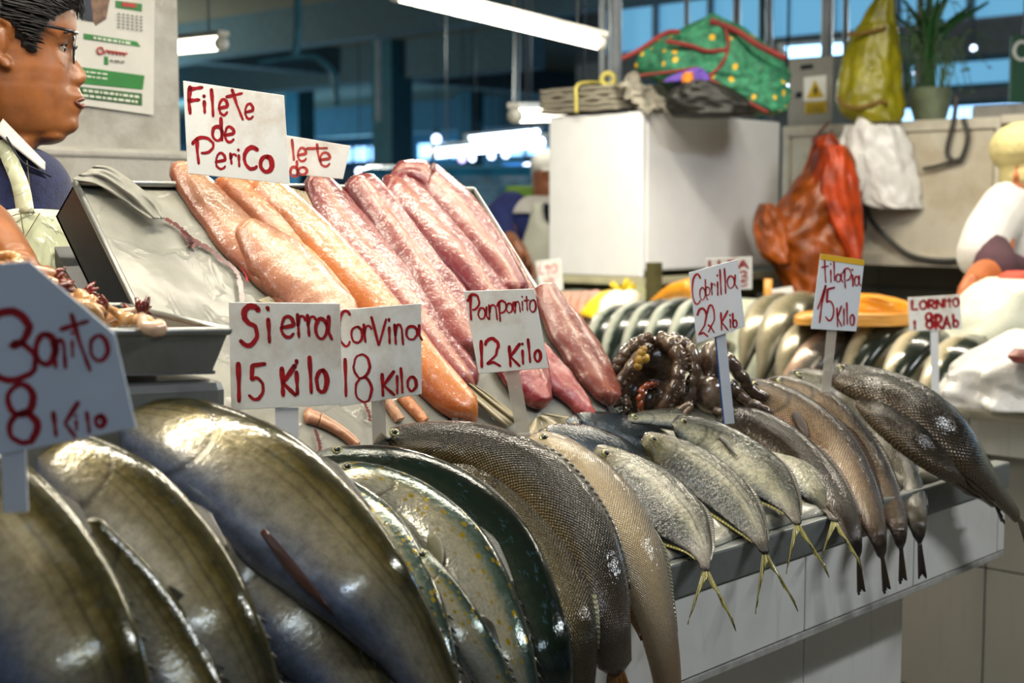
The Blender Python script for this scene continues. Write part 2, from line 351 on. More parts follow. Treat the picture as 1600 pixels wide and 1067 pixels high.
def fish(kind, label, category, pts, m, finm, group=None, thick=.42, W0=None, Dref=None, tail=(.06, .05, .5), dorsal=None, anal=None,
         pect=None, eye=.006, pectm=None, sec=1.0, place=None, nring=46, finlets=None, tailm=None):
    """pts: (px, py, V, half width in px). The spine lies where those rays meet the upright planes y = V."""
    W0 = unit(W0DEF if W0 is None else W0); Dref = unit(RT*.8+np.array([0, 0, .57])) if Dref is None else unit(Dref)
    place = place or onY
    if place is onY: pts = [(p[0], p[1], (p[2]-.05 if p[2] > 0 else -.05+p[2]*.4) if len(p) == 4 else p[2], *p[3:]) for p in pts]
    c3 = np.array([place(*p[:3]) for p in pts]); hp = [p[3] for p in pts]
    path = cat(c3, nring); hw = cat(np.column_stack([c3, hp]), nring)[:, 3]
    T, D, W = frames(path, W0, Dref); H = np.zeros(nring)
    for i in range(nring):
        v = unit(path[i]-CAM); nn = unit(np.cross(T[i], v)); k = math.sqrt(D[i].dot(nn)**2+(thick*W[i].dot(nn))**2)
        H[i] = max(1.0, hw[i])*depth(path[i])/FPX/max(.45, k)
    t = np.linspace(0, 1, nring); H = H*np.sqrt(np.clip(t/.035+.02, 0, 1))*np.clip(.55+.45*(1-t)/.02, 0, 1)
    ns = 28; V = []; UV = []
    for i in range(nring):
        wth = H[i]*thick*(1.0 if t[i] > .1 else .8+.2*t[i]/.1)
        for k in range(ns):
            a = 2*PI*k/ns; s, c = math.sin(a), math.cos(a)
            s2 = math.copysign(abs(s)**sec, s)
            V.append(path[i]+D[i]*H[i]*s2+W[i]*wth*math.copysign(abs(c)**.9, c)); UV.append((t[i], (s+1)/2))
    F = [(i*ns+k, i*ns+(k+1) % ns, (i+1)*ns+(k+1) % ns, (i+1)*ns+k) for i in range(nring-1) for k in range(ns)]
    F += [tuple(range(ns-1, -1, -1)), tuple((nring-1)*ns+k for k in range(ns))]
    o = thing(kind, path[0], label, category, group)
    link('body', mesh_from('fish_body', V, F, True, UV), m, o)
    L = np.linalg.norm(np.diff(path, axis=0), axis=1).sum()
    if tail:
        tl, ts, fk = tail; i = nring-1; n = 15; hb = H[i]*.9; base = []; tip = []
        dn = unit(T[i]+np.array([0, 0, -.45]))
        for q in range(n):
            s = -1+2*q/(n-1); ln = tl*((1-fk)+fk*abs(s)**1.2)
            base.append(path[i]-T[i]*.004+D[i]*hb*s); tip.append(path[i]+dn*ln+D[i]*(hb*s+ts*s)+W[i]*.004*math.sin(q*2.1))
        fin_sheet('tail_fin', base, tip, tailm or finm, o, 7, .0014)
    def edge_fin(nm, t0, t1, h, sign, sweep, fm=None):
        i0, i1 = int(t0*(nring-1)), int(t1*(nring-1)); base = []; tip = []
        for i in range(i0, i1+1):
            r = (i-i0)/max(1, i1-i0); pr = (min(1, r/.25))*(1-.75*r)
            base.append(path[i]+sign*D[i]*H[i]*.93); tip.append(path[i]+sign*D[i]*(H[i]*.97+h*pr)+T[i]*sweep*pr)
        fin_sheet(nm, base, tip, fm or finm, o, 5, .0012)
    if dorsal: edge_fin('dorsal_fin', *dorsal[:3], 1, dorsal[3] if len(dorsal) > 3 else .012)
    if anal: edge_fin('anal_fin', *anal[:3], -1, anal[3] if len(anal) > 3 else .012, tailm)
    if finlets:
        for q in range(finlets[2]):
            i = int((finlets[0]+(finlets[1]-finlets[0])*q/(finlets[2]-1))*(nring-1))
            for sg in (1, -1):
                mb = MB(); b = path[i]+sg*D[i]*H[i]*.93; mb.tube([b, b+sg*D[i]*.006+T[i]*.012], [.003, .0006], 5); mb.build('finlet', finm, o, True)
    if pect:
        tp, ln, wd, off = pect; G = []; n_ = 12
        i0 = int(tp*(nring-1)); sl = L_tot(path)/(nring-1)
        for q in range(n_):
            r = q/(n_-1); fi = min(nring-1.01, i0+ln*r/sl); i = int(fi); fr_ = fi-i; row = []
            c = path[i]*(1-fr_)+path[i+1]*fr_; h = H[i]*(1-fr_)+H[i+1]*fr_; wd_ = wd*math.sin(PI*(.18+.80*r))**.8; oc = off-.35*r*(1 if off < .5 else -.6)
            for k in range(5):
                o2 = oc*h+wd_*(k/4-.5)*2; y = max(-.97, min(.97, o2/h)); row.append(c+D[i]*o2+W[i]*(h*thick*math.sqrt(1-y*y)+.0022+.004*r))
            G.append(row)
        sheet('pectoral_fin', G, .001, pectm or finm, o)
    if eye:
        i = int(.075*(nring-1)); off = .3; c0 = path[i]+D[i]*H[i]*off+W[i]*H[i]*thick*.86
        mb = MB(); mb.ball(c0, (eye*1.25, eye*1.25, eye*.5), 14, 0, (T[i], D[i], W[i])); e = mb.build('eye', m_eyering, o, True)
        mb = MB(); mb.ball(c0+W[i]*eye*.25, (eye*.8, eye*.8, eye*.5), 14, 0, (T[i], D[i], W[i])); mb.build('pupil', m_eye, e, True)
    return o

# ------------------------------------------------------------------ lettering: brush strokes
def arc(cx, cy, rx, ry, a0, a1, n=14):
    return [(cx+rx*math.cos(math.radians(a0+(a1-a0)*i/(n-1))), cy+ry*math.sin(math.radians(a0+(a1-a0)*i/(n-1)))) for i in range(n)]
# unit boxes: x right 0..1, y DOWN 0..1
GL = {
 'τ': [[(.35, 0), (.65, .5), (1, 1)], [(0, .25), (.95, .12)]],
 'F': [[(.15, 0), (.1, .5), (.2, 1)], [(.1, .05), (1, 0)], [(.12, .52), (.75, .48)]],
 'i': [[(.5, .35), (.6, 1)], [(.45, 0), (.5, .06)]],
 'I': [[(.5, 0), (.5, 1)]], 'l': [[(.3, 0), (.5, .5), (.65, 1)]], '1': [[(.4, 0), (.5, .5), (.55, 1)]],
 'J': [[(.95, 0), (.5, .5), (.3, 1)], [(.95, 0), (.1, .62)]],
 'e': [[(.1, .55), (.85, .45)]+arc(.5, .45, .4, .45, -10, -190)+arc(.52, .5, .45, .5, 180, 40)],
 't': [[(.45, 0), (.5, .5), (.62, 1)], [(0, .3), (1, .25)]],
 'T': [[(.5, 0), (.55, .5), (.6, 1)], [(0, .22), (1, .2)]],
 'd': [[(.75, 0), (.78, .5), (.85, .98)], arc(.45, .68, .42, .32, -20, -380)],
 'o': [arc(.5, .5, .46, .48, -80, 290, 20)], 'Q': [arc(.5, .45, .5, .45, 200, 380)+[(.75, .7), (.2, .98)], [(.15, .75), (.5, .8), (1, 1)]],
 'P': [[(.22, .1), (.22, .55), (.3, 1)], [(0, .25)]+arc(.5, .32, .48, .3, -160, 100)], 
 'p': [[(.12, .05), (.3, 1)], [(.1, .15)]+arc(.48, .3, .45, .28, -130, 120)],
 'S': [arc(.6, .25, .38, .23, -40, -200)+arc(.42, .72, .46, .27, -80, 140)],
 'r': [[(.15, .05), (.3, 1)], [(.2, .5)]+arc(.6, .45, .38, .35, -160, -30)],
 'a': [arc(.38, .56, .36, .42, -30, -390, 18), [(.84, .08), (.84, .7), (1.08, 1)]],
 'C': [arc(.6, .5, .55, .5, -50, -310, 20)],
 'V': [[(0, 0), (.5, 1), (1, .05)]], 'n': [[(.05, .08), (.15, .98)], [(.12, .55)]+arc(.5, .4, .34, .35, -170, -20)+[(.95, 1)]],
 'K': [[(.12, .1), (.2, 1)], [(.95, 0), (.22, .58), (1, .98)]], '<': [[(1, 0), (.1, .6), (.8, 1)]],
 '2': [arc(.42, .28, .42, .28, 190, 380)+[(.7, .6), (.1, .95), (.55, .88), (1, 1)]],
 '5': [[(.95, .02), (.22, .05), (.15, .45)]+arc(.4, .7, .5, .3, -100, 140)],
 '8': [arc(.45, .26, .4, .25, 90, -270, 18), arc(.55, .74, .42, .25, -90, 270, 18)], '3': [arc(.3, .25, .5, .25, -150, 85)+arc(.35, .72, .62, .28, -80, 150)],
 'B': [[(0, 0), (.1, 1)], [(.0, .06)]+arc(.35, .27, .48, .24, -80, 85)+arc(.4, .74, .58, .26, -75, 100)],
 'b': [[(.1, 0), (.2, .95)], arc(.52, .72, .4, .27, 180, 540, 16)], 'L': [[(.1, 0), (.1, 1), (.95, .95)]], 'Z': [[(0, 0), (1, 0), (0, 1), (1, 1)]],
 'A': [[(0, 1), (.5, 0), (1, 1)], [(.2, .62), (.8, .62)]], 'O': [arc(.5, .5, .48, .5, -90, 270, 20)], 'R': [[(.1, 0), (.1, 1)], [(.1, .02)]+arc(.4, .27, .5, .26, -80, 85)+[(.15, .55), (1, 1)]],
 'N': [[(.08, 1), (.08, 0), (.92, 1), (.92, 0)]], 'D': [[(.1, 0), (.1, 1)], [(.05, 0)]+arc(.2, .5, .75, .5, -88, 88)+[(.05, 1)]], '-': [[(0, .5), (1, .5)]], '/': [[(1, 0), (0, 1)]],
 '.': [[(.4, .4), (.6, .6)]], '^': [arc(.45, .5, .5, .5, 170, 20)+[(.75, 1)]], 'E': [[(.9, 0), (.1, 0), (.1, 1), (.95, 1)], [(.1, .5), (.8, .5)]], 'G': [arc(.55, .5, .5, .5, -40, -330, 18)+[(1, .55), (.6, .55)]], 'U': [[(.05, 0), (.1, .7)]+arc(.5, .7, .4, .3, 180, 0)+[(.95, 0)]],
 'M': [[(.05, 1), (.1, 0), (.5, .7), (.9, 0), (.95, 1)]],
}
def strokes(name, letters, proj, n, wpx, m, parent, off=.0005, jit=.03):
    """letters: (char, x0,y0,x1,y1) in the photo's pixels; proj maps a pixel onto the card's plane"""
    mb = MB(); rr = random.Random(name+str(letters[0]))
    for it in letters:
        ch, x0, y0, x1, y1 = it[:5]; wp = (it[5] if len(it) > 5 else wpx)
        for st in GL[ch]:
            st = [(x0+(x1-x0)*(a+rr.uniform(-jit, jit)), y0+(y1-y0)*(b+rr.uniform(-jit, jit)*.5)) for a, b in st]
            pp = np.array([proj(a, b) for a, b in st])+n*off
            L = np.linalg.norm(np.diff(pp, axis=0), axis=1).sum(); d = depth(pp[0])
            q = lin(pp, max(6, int(L/.0018)))
            tt = np.gradient(q, axis=0); wd = wp*d/FPX/2; Lf = []; Rt = []
            for i in range(len(q)):
                s = unit(np.cross(n, unit(tt[i]))); r = i/(len(q)-1)
                ww = wd*(1+.22*math.sin(r*7+rr.random()*.6))*(1.0 if r < .85 else 1-.35*(r-.85)/.15)
                Lf.append(q[i]+s*ww); Rt.append(q[i]-s*ww)
            k = len(q); mb.add(Lf+Rt, [(i, i+1, k+i+1, k+i) for i in range(k-1)])
            for e, idx in ((q[0], 0), (q[-1], -1)):
                s = unit(np.cross(n, unit(tt[idx]))); u_ = np.cross(n, s); ww = np.linalg.norm(Lf[idx]-q[idx])
                mb.add([e+(s*math.cos(2*PI*j/10)+u_*math.sin(2*PI*j/10))*ww for j in range(10)], [tuple(range(10))])
    return mb.build(name, m, parent, weld=False)
def sign(label, corners, d, letters, wpx, yaw=0., tilt=0., mcard=None, mpaint=None, stake=None, stakem=None, band=None, group=None, extra=None, th=.003):
    cx = sum(c[0] for c in corners)/len(corners); cy = sum(c[1] for c in corners)/len(corners); c0 = P(cx, cy, d)
    a = math.radians(yaw); n = -FH*math.cos(a)+RT*math.sin(a); n = unit(n*math.cos(math.radians(tilt))+np.array([0, 0, math.sin(math.radians(tilt))]))
    proj = lambda x, y: onPl(x, y, c0, n)
    o = thing('price_sign', proj(cx, max(c[1] for c in corners)), label, 'sign', group)
    pts = [proj(*c) for c in corners]; k = len(pts); mb = MB()
    mb.add(pts+[p-n*th for p in pts], [tuple(range(k-1, -1, -1)), tuple(range(k, 2*k))]+[(i, (i+1) % k, k+(i+1) % k, k+i) for i in range(k)])
    mb.build('board', mcard or m_card, o, bevel=.0008)
    if letters: strokes('lettering', letters, proj, n, wpx, mpaint or m_red, o)
    if band:
        q = [proj(*c)+n*.0006 for c in band]; mb = MB(); mb.add(q+[p-n*.0005 for p in q], [(3, 2, 1, 0), (4, 5, 6, 7), (0, 1, 5, 4), (1, 2, 6, 5), (2, 3, 7, 6), (3, 0, 4, 7)]); mb.build('yellow_band', m_yellow, o)
    if stake:
        (x0, y0), (x1, y1), wd = stake; q0 = onPl(x0, y0, c0-n*.005, n); q1 = onPl(x1, y1, c0-n*.005, n); s = unit(np.cross(n, q1-q0))*wd*d/FPX/2; mb = MB()
        e = n*.0022; V = [q0-s-e, q0+s-e, q0+s+e, q0-s+e, q1-s-e, q1+s-e, q1+s+e, q1-s+e]
        mb.add(V, [(0, 1, 2, 3), (7, 6, 5, 4), (0, 4, 5, 1), (1, 5, 6, 2), (2, 6, 7, 3), (3, 7, 4, 0)]); mb.build('stake', stakem or m_stake, o, bevel=.0006)
        if extra == 'blue':
            s2 = s*1.0; V = [q0-s2*1.35-e*.6, q0-s2*.98-e*.6, q0-s2*.98+e*.6, q0-s2*1.35+e*.6, q1-s2*1.35-e*.6, q1-s2*.98-e*.6, q1-s2*.98+e*.6, q1-s2*1.35+e*.6]
            mb = MB(); mb.add(V, [(0, 1, 2, 3), (7, 6, 5, 4), (0, 4, 5, 1), (1, 5, 6, 2), (2, 6, 7, 3), (3, 7, 4, 0)]); mb.build('stake_edge', m_blue, o)
    return o

# ================================================================== the hall
def slab(name, c0, c1, m, kind='structure'):
    b = MB(); b.box(c0, c1); o = b.build(name, m); o['kind'] = kind; return o
m_floor = mat('wet_concrete_floor', '#77756c', .3, var=.15, bump=.1, bs=30)
m_ceil = mat('grey_ceiling', '#6b6a5e', .9, var=.08); m_beam = mat('blue_grey_beam', '#3f5a68', .8, var=.1)
m_teal = mat('teal_painted_steel', '#1c5568', .5, var=.15); m_wallf = mat('dim_blue_wall', '#1d3b4e', .8, var=.2)
m_wp = mat('old_white_paint', '#b9b6ad', .4, var=.1, vs=7, bump=.5, bs=16, bd=.01, coat=.3, dirt=('#8d877a', 4))
m_win = emit('daylit_blue_glazing', '#6fb2da', .75); m_winb = emit('bright_sky_opening', '#9fd0ff', 2.6)
slab('floor', (-6, -8, -.1), (30, 30, 0), m_floor)
slab('ceiling_near', (-6, -8, 3.62), (10.4, 30, 3.75), m_ceil)
slab('ceiling_far', (10.4, 10.6, 3.62), (30, 30, 3.75), m_ceil)
slab('ceiling_high', (10.4, -8, 5.0), (30, 10.6, 5.1), m_ceil)
slab('wall_clerestory_side', (10.4, 10.45, 3.62), (30, 10.6, 5.0), m_beam)
slab('beam_near', (10.1, -8, 3.2), (10.4, 30, 3.62), m_beam)
slab('beam_middle', (13.0, 10.6, 3.12), (13.4, 30, 3.62), m_beam)
slab('beam_far', (20.3, 10.6, 3.0), (20.7, 30, 3.62), m_beam)
slab('beam_cross', (10.4, 14.0, 3.25), (26, 14.3, 3.62), m_beam)
# long end wall on the right: clerestory panes over a grey beam, bright openings below
def wall_with_openings(name, x, y0, y1, z0, z1, holes, m, th=.2):
    ys = sorted({y0, y1, *[h[0] for h in holes], *[h[1] for h in holes]}); zs = sorted({z0, z1, *[h[2] for h in holes], *[h[3] for h in holes]}); b = MB()
    for i in range(len(ys)-1):
        for j in range(len(zs)-1):
            cy, cz = (ys[i]+ys[i+1])/2, (zs[j]+zs[j+1])/2
            if not any(h[0] < cy < h[1] and h[2] < cz < h[3] for h in holes): b.box((x, ys[i], zs[j]), (x+th, ys[i+1], zs[j+1]))
    o = b.build(name, m); o['kind'] = 'structure'; return o
def window(name, x, y0, y1, z0, z1, nm, mp, mf, nh=0):
    b = MB(); w_ = .05
    b.box((x, y0, z0), (x+.06, y1, z0+w_)); b.box((x, y0, z1-w_), (x+.06, y1, z1))
    for i in range(nm+1):
        y = y0+(y1-y0)*i/nm; b.box((x-.02, y-w_/2, z0), (x+.06, y+w_/2, z1))
    for i in range(nh): z = z0+(z1-z0)*(i+1)/(nh+1); b.box((x, y0, z-.02), (x+.06, y1, z+.02))
    o = b.build(name, mf); o['kind'] = 'structure'
    b = MB(); b.box((x+.08, y0, z0), (x+.1, y1, z1)); b.build('pane', mp, o); return o
hr = [(3.0, 10.2, 3.28, 4.3), (2.0, 10.2, 2.62, 2.95), (-1.0, 6.2, 1.75, 2.5)]
wall_with_openings('wall_right', 14.0, -8, 10.6, 0, 5, hr, mat('grey_concrete', '#6f7377', .9))
window('window_1', 14.05, 3.0, 10.2, 3.28, 4.3, 9, m_win, mat('grey_frame', '#7b8288', .6))
window('window_2', 14.05, 2.0, 10.2, 2.62, 2.95, 6, m_win, m_teal)
window('window_3', 14.05, -1.0, 6.2, 1.75, 2.5, 5, m_winb, m_teal, 2)
hf = [(20.0, 23.2, 2.72, 3.2), (23.8, 26.2, 2.72, 3.2), (26.8, 29.4, 2.72, 3.2), (20.0, 23.2, 1.85, 2.6), (23.8, 26.2, 1.85, 2.6), (26.8, 29.4, 1.85, 2.6)]
wall_with_openings('wall_far', 26.0, 10.6, 30, 0, 3.62, hf, m_wallf)
m_winc = emit('deep_blue_glazing', '#1f74d8', .9)
for i, h in enumerate(hf): window('window_%d' % (4+i), 26.05, *h, 4, m_winb if i < 3 else m_winc, m_teal, 0 if i < 3 else 2)
slab('wall_left', (-6, 29.8, 0), (26, 30, 3.62), m_wallf)
wl = [(.5, 6.5, 1.4, 2.6)]
def slabcol(name, px, d, wid, z1, m):
    q = P(px, 300, d); b = MB(); b.box((q[0]-wid/2, q[1]-wid/2, 0), (q[0]+wid/2, q[1]+wid/2, z1)); o = b.build(name, m); o['kind'] = 'structure'
slabcol('column_teal', 614, 19.0, .38, 3.62, m_teal); slabcol('column_far', 735, 27, .35, 3.62, m_teal); slabcol('column_dark', 470, 24, .35, 3.62, m_teal)
# pipes under the ceiling
def pipe(name, pts, r, m, label, cat_='pipe', group=None):
    b = MB(); b.tube(cat(pts, 24), r, 10); o = b.build(name, m, smooth=True); return tag(o, label, cat_, group)
pipe('ceiling_pipe', [P(465, -20, 12.5), P(465, 40, 12.5), P(462, 85, 12.5)], .035, m_teal, 'dark vertical drop pipe below the grey ceiling at left')
pipe('ceiling_pipe', [P(400, 98, 13), P(480, 88, 13), P(505, 98, 13), P(522, 118, 13), P(527, 165, 13)], .03, m_teal, 'dark pipe bending down under the blue beam')
pipe('ceiling_pipe', [P(590, -10, 16), P(592, 190, 16)], .03, mat('grey_conduit', '#8a8f92', .5), 'thin pale conduit hanging in front of the teal column')
pipe('ceiling_pipe', [P(806, -20, 9), P(808, 60, 9), P(806, 165, 9)], .02, m_steel_d, 'thin hanging rod above the short round-ended lamp')

# distant stalls: blue-green boxes with counters, bulbs above them
m_bl = mat('blue_stall_paint', '#16507a', .5, var=.2); m_dk = mat('dark_stall', '#0e1c2a', .7, var=.3); m_bluetarp = mat('blue_tarpaulin', '#1f86b8', .35, var=.2, coat=.3, bump=.4, bs=6, bd=.03)
def far_stall(label, px0, px1, ytop, ybot, d, mt, mbd):
    c = P((px0+px1)/2, ybot, d); wd = (px1-px0)*d/FPX; top = P((px0+px1)/2, ytop, d)[2]
    o = thing('market_stall', (c[0], c[1], 0), label, 'stall')
    fr = lambda x, y, z: np.array([c[0], c[1], 0])+RT*x+FH*y+np.array([0, 0, z])
    b = MB(); b.box((-wd/2, 0, 0), (wd/2, .8, .9), fr=fr); b.build('counter', mbd, o, bevel=.02)
    b = MB(); b.box((-wd/2, -.05, top-.25), (wd/2, .85, top), fr=fr); b.build('canopy_board', mt, o, bevel=.02)
    b = MB(); b.box((-wd/2, .72, .9), (wd/2, .78, top-.25), fr=fr); b.build('back_panel', mbd, o)
    for s in (-1, 1):
        b = MB(); b.box((s*wd/2-.04, 0, .9), (s*wd/2+.04, .08, top-.25), fr=fr); b.build('post', mbd, o)
    return o
far_stall('dark blue stall far off, left of the teal column', 500, 592, 262, 330, 22, m_bl, m_dk)
far_stall('dark blue stall far off, just right of the teal column', 640, 735, 258, 330, 21, m_bl, m_dk)
far_stall('dark stall far off beside the white-capped worker', 742, 850, 262, 330, 18.5, m_dk, m_dk)
c = P(730, 345, 8.5); 
b = MB(); b.box((-.62, -.3, -c[2]), (.62, .5, .32), fr=lambda x, y, z: c+RT*x+FH*y+np.array([0, 0, z])); o = b.build('covered_counter', m_bluetarp, bevel=.06); tag(o, 'bright blue tarpaulin-covered counter behind the fillet tray', 'counter')
c = P(818, 300, 6.2); b = MB(); b.box((-.08, -.1, -c[2]), (.16, .1, .025), fr=lambda x, y, z: c+RT*x+FH*y+np.array([0, 0, z])); o = b.build('green_bin', mat('lime_plastic', '#5f8a1c', .5), bevel=.01); tag(o, 'lime green bin behind the white-capped worker', 'bin')
m_bulb = emit('lit_bulb', '#cfe0ff', 6.0); m_bulbp = emit('lit_pinkish_bulb', '#c9b8ff', 4.0)
for i, (x, y, d, r, lb) in enumerate([(722, 248, 17, .045, 'pinkish bulb under the long blue-white tube'), (738, 247, 17, .04, 'pale bulb right of the pinkish bulb'), (728, 275, 15, .045, 'violet bulb low over the dark stall'),
        (768, 243, 19, .05, 'round bulb in the row under the long tube'), (790, 241, 19, .05, 'second bulb in the row under the long tube'), (682, 217, 23, .07, 'small round bulb above the long tube'), (824, 262, 14, .05, 'blue bulb beside the white cap'), (562, 268, 18, .05, 'bulb low behind the second price sign'), (1230, 132, 7.0, .017, 'tiny white lamp between green bag and grey electrical box'), (1431, 113, 9.0, .022, 'small white lamp seen through the plant'), (1521, 75, 11.0, .022, 'small white lamp above the bright opening at far right')]):
    q = P(x, y, d); o = thing('light_bulb', q, lb, 'lamp'); b = MB(); b.ball(q, r, 12); b.build('bulb', m_bulbp if i in (0, 2) else m_bulb, o, True); b = MB(); b.tube([q+[0, 0, r*.8], q+[0, 0, r*2.2]], r*.4, 8); b.tube([q+[0, 0, r*2], [q[0], q[1], 3.625 if (q[0] < 10.4 or q[1] > 10.6) else 5.0]], .006, 6); b.build('lamp_holder', m_dk, o, True)

# fluorescent fittings in view
m_tube = emit('lit_tube', '#fff6e2', 9.0); m_tubeb = emit('lit_blue_white_tube', '#cfe2ff', 9.0); m_house = mat('white_enamel', '#cfcfc8', .4)
def tube_lamp(label, a, b_, r, mt, chains=True, drop=.5):
    a, b_ = np.asarray(a), np.asarray(b_); t = unit(b_-a); o = thing('fluorescent_lamp', (a+b_)/2, label, 'lamp'); up = np.array([0, 0, 1.])
    m1 = MB(); m1.tube([a, b_], r, 14); m1.build('tube', mt, o, True)
    s = unit(np.cross(t, up)); m1 = MB(); h0 = a-t*.02+up*r*1.05; L = np.linalg.norm(b_-a)+.04
    fr = lambda x, y, z: h0+t*x+s*y+np.cross(s, t)*z
    m1.box((0, -r*1.0, 0), (L, r*1.0, r*.9), fr=fr); m1.build('housing', m_house, o, bevel=.004)
    for q in (a, b_):
        m1 = MB(); m1.tube([q-t*.012, q+t*.012], r*1.12, 12); m1.build('end_cap', m_house, o, True)
    if True:
        for k in (.12, .88):
            q = a+(b_-a)*k+up*r*1.9; m1 = MB(); top = np.array([q[0], q[1], 3.625 if (q[0] < 10.4 or q[1] > 10.6) else 5.0]); m1.tube([q, (q+top)/2+s*.004, top], .004, 6); m1.build('chain', m_steel_d, o, True)
    return o
tube_lamp('long white fluorescent tube hanging at top centre above the stalls', onZ(618, -9, 2.05), onZ(938, 68, 1.93), .022, m_tube)
tube_lamp('short lit tube end hanging beside the white pillar', P(200, 82, 6.2), P(346, 68, 5.7), .026, m_tube, True, .6)
tube_lamp('long blue-white tube glowing far off below the ceiling', P(676, 240, 9.4), P(850, 222, 9.8), .03, m_tubeb, True, 1.0)
tube_lamp('faint blue-white tube farther off above the long one', P(730, 219, 13), P(842, 207, 13.4), .03, m_tubeb, False)
tube_lamp('stubby round-ended lit tube left of the white freezer', P(805, 181, 5.6), P(925, 178, 6.3), .027, m_tube, True, .8)
tube_lamp('blue-white tube in the distance behind the electrical box', P(1222, 83, 12.6), P(1320, 76, 13.0), .045, emit('blue_lit_tube', '#9fd4ff', 5.0), False)
# tubes over the stall itself (out of frame) carry the lights placed at the top of this script
for (x, y, z), lb in (((.75, .30, 2.18), 'fluorescent tube over the bonito end of the front stall'), ((2.15, .34, 2.23), 'fluorescent tube over the tilapia end of the front stall'), ((1.3, .95, 2.28), 'fluorescent tube over the tilted fillet trays')):
    tube_lamp(lb, (x-.6, y, z), (x+.6, y, z), .014, m_tube, True, .6)

# ---------------- pillar with poster
o = slab('wall_pillar', (.75, 1.55, 0), (1.86, 2.3, 3.62), m_wp)
q0 = onY(300, 250, 1.55); b = MB(); b.box((.7, 1.50, 0), (1.885, 1.55, onY(250, 236, 1.55)[2])); b.box((.7, 1.495, onY(250, 241, 1.5)[2]-.012), (1.89, 1.55, onY(250, 236, 1.5)[2])); o = b.build('trim_1', m_wp, bevel=.006); o['kind'] = 'structure'
py_ = 1.545
pp = lambda x, y, e=0.: onY(x, y, py_-e)
# poster: printed sheet, drawn in a sloping frame of its own
o = thing('poster', pp(180, 175), 'printed white poster with green bars on the white pillar', 'poster')
def quadpx(name, cs, e, m, parent):
    b = MB(); q = [pp(*c, e) for c in cs]; b.add(q+[k+np.array([0, .0015, 0]) for k in q], [(0, 1, 2, 3), (7, 6, 5, 4), (0, 4, 5, 1), (1, 5, 6, 2), (2, 6, 7, 3), (3, 7, 4, 0)]); return b.build(name, m, parent)
quadpx('paper', [(100, -40), (242, -20), (240, 180), (100, 160)], .002, mat('poster_paper', '#d0cdc4', .5, var=.04), o)
m_pg = mat('poster_green', '#1f7a2c', .45, var=.12); m_pg2 = mat('poster_dark_green', '#245a22', .5); m_pr = mat('poster_red', '#b8362c', .5); m_pb = mat('poster_photo_brown', '#7a5a44', .5, var=.4, vs=40); m_pk = mat('poster_photo_navy', '#22283c', .5, var=.3)
quadpx('photo_print', [(112, -30), (175, -20), (166, 30), (150, 40), (112, 32)][:4], .0035, m_pb, o); quadpx('photo_figure', [(128, 0), (142, -2), (146, 34), (126, 30)], .005, m_pk, o)
quadpx('green_bar', [(181, 1), (222, 6), (222, 18), (181, 12)], .0035, m_pg, o); quadpx('red_title', [(191, 3), (213, 6), (213, 12), (191, 10)], .005, m_pr, o)
quadpx('green_bar', [(131, 52), (214, 65), (220, 73), (131, 61)], .0035, m_pg, o); quadpx('green_bar', [(122, 104), (226, 118), (223, 140), (122, 130)], .0035, m_pg, o); quadpx('green_bar', [(122, 135), (222, 146), (222, 165), (122, 153)], .0035, m_pg2, o)
quadpx('green_tab', [(163, 88), (169, 89), (169, 102), (163, 101)], .0035, m_pg, o)
m_pw = mat('poster_white_print', '#cfd6c2', .5); m_pgrey = mat('poster_grey_print', '#6c6c66', .5)
b = MB(); rr = random.Random(3)
def words(y0, x0, x1, sl, h, mb=b):
    x = x0
    while x < x1:
        w_ = rr.uniform(3, 9); y = y0+(x-x0)*sl; q = [pp(x, y, .0062), pp(x+w_, y+w_*sl, .0062), pp(x+w_, y+w_*sl+h, .0062), pp(x, y+h, .0062)]; mb.add(q, [(0, 1, 2, 3)]); x += w_+2
words(57, 146, 204, .15, 4); words(110, 128, 160, .12, 2.5); words(117, 128, 160, .12, 2.5); words(139, 130, 212, .12, 4); words(147, 130, 212, .12, 4); b.build('white_print', m_pw, o)
b = MB(); words(93, 172, 196, .1, 3, b)
for i in range(5):
    for j in range(6): x, y = 184+j*7, 20+i*5.2+j*1.0; q = [pp(x, y, .0062), pp(x+3.5, y+.5, .0062), pp(x+3.5, y+3, .0062), pp(x, y+2.6, .0062)]; b.add(q, [(0, 1, 2, 3)])
b.build('date_grid', m_pgrey, o)
b = MB()
for q in (arc(157, 79, 5, 5, 40, 320), [(165, 79), (199, 84)], [(160, 76), (164, 84)]): b.tube([pp(*k, .006) for k in q], .0018, 6)
for x in range(168, 198, 6): b.tube([pp(x, 78+(x-165)*.14, .006), pp(x+3, 84+(x-165)*.14, .006)], .0014, 5)
b.build('red_print', m_pr, o)

# ================================================================== front counter
XE = onY(1571, 800, 0.0)[0]                     # far end of the counter
ZT = .855
ctr = thing('market_counter', (1.2, .4, 0), 'white tiled fish counter with steel edge in the front', 'counter')
zfb = onY(1256, 986, 0.0)[2]; zst = onY(1256, 867, 0.0)[2]
gx = [onY(1258, 940, 0)[0]-.363*k for k in range(7, -1, -1)]+[onY(1428, 880, 0)[0], onY(1559, 830, 0)[0], XE]
b = MB()
for i in range(len(gx)-1):
    if gx[i+1] < .2: continue
    b.box((gx[i]+.0015, .0, zfb), (gx[i+1]-.0015, .012, zst-.002))
b.build('front_tiles', m_tile, ctr, bevel=.002)
b = MB(); b.box((-.9, .011, zfb+.001), (XE-.001, .1, zst)); b.build('slab', m_grout, ctr)
b = MB(); b.box((-.9, .0, zfb-.014), (XE-.002, .1, zfb-.002)); b.build('lower_lip', mat('chipped_grey_tile_edge', '#a9a7a0', .5, var=.15, vs=40), ctr, bevel=.002)
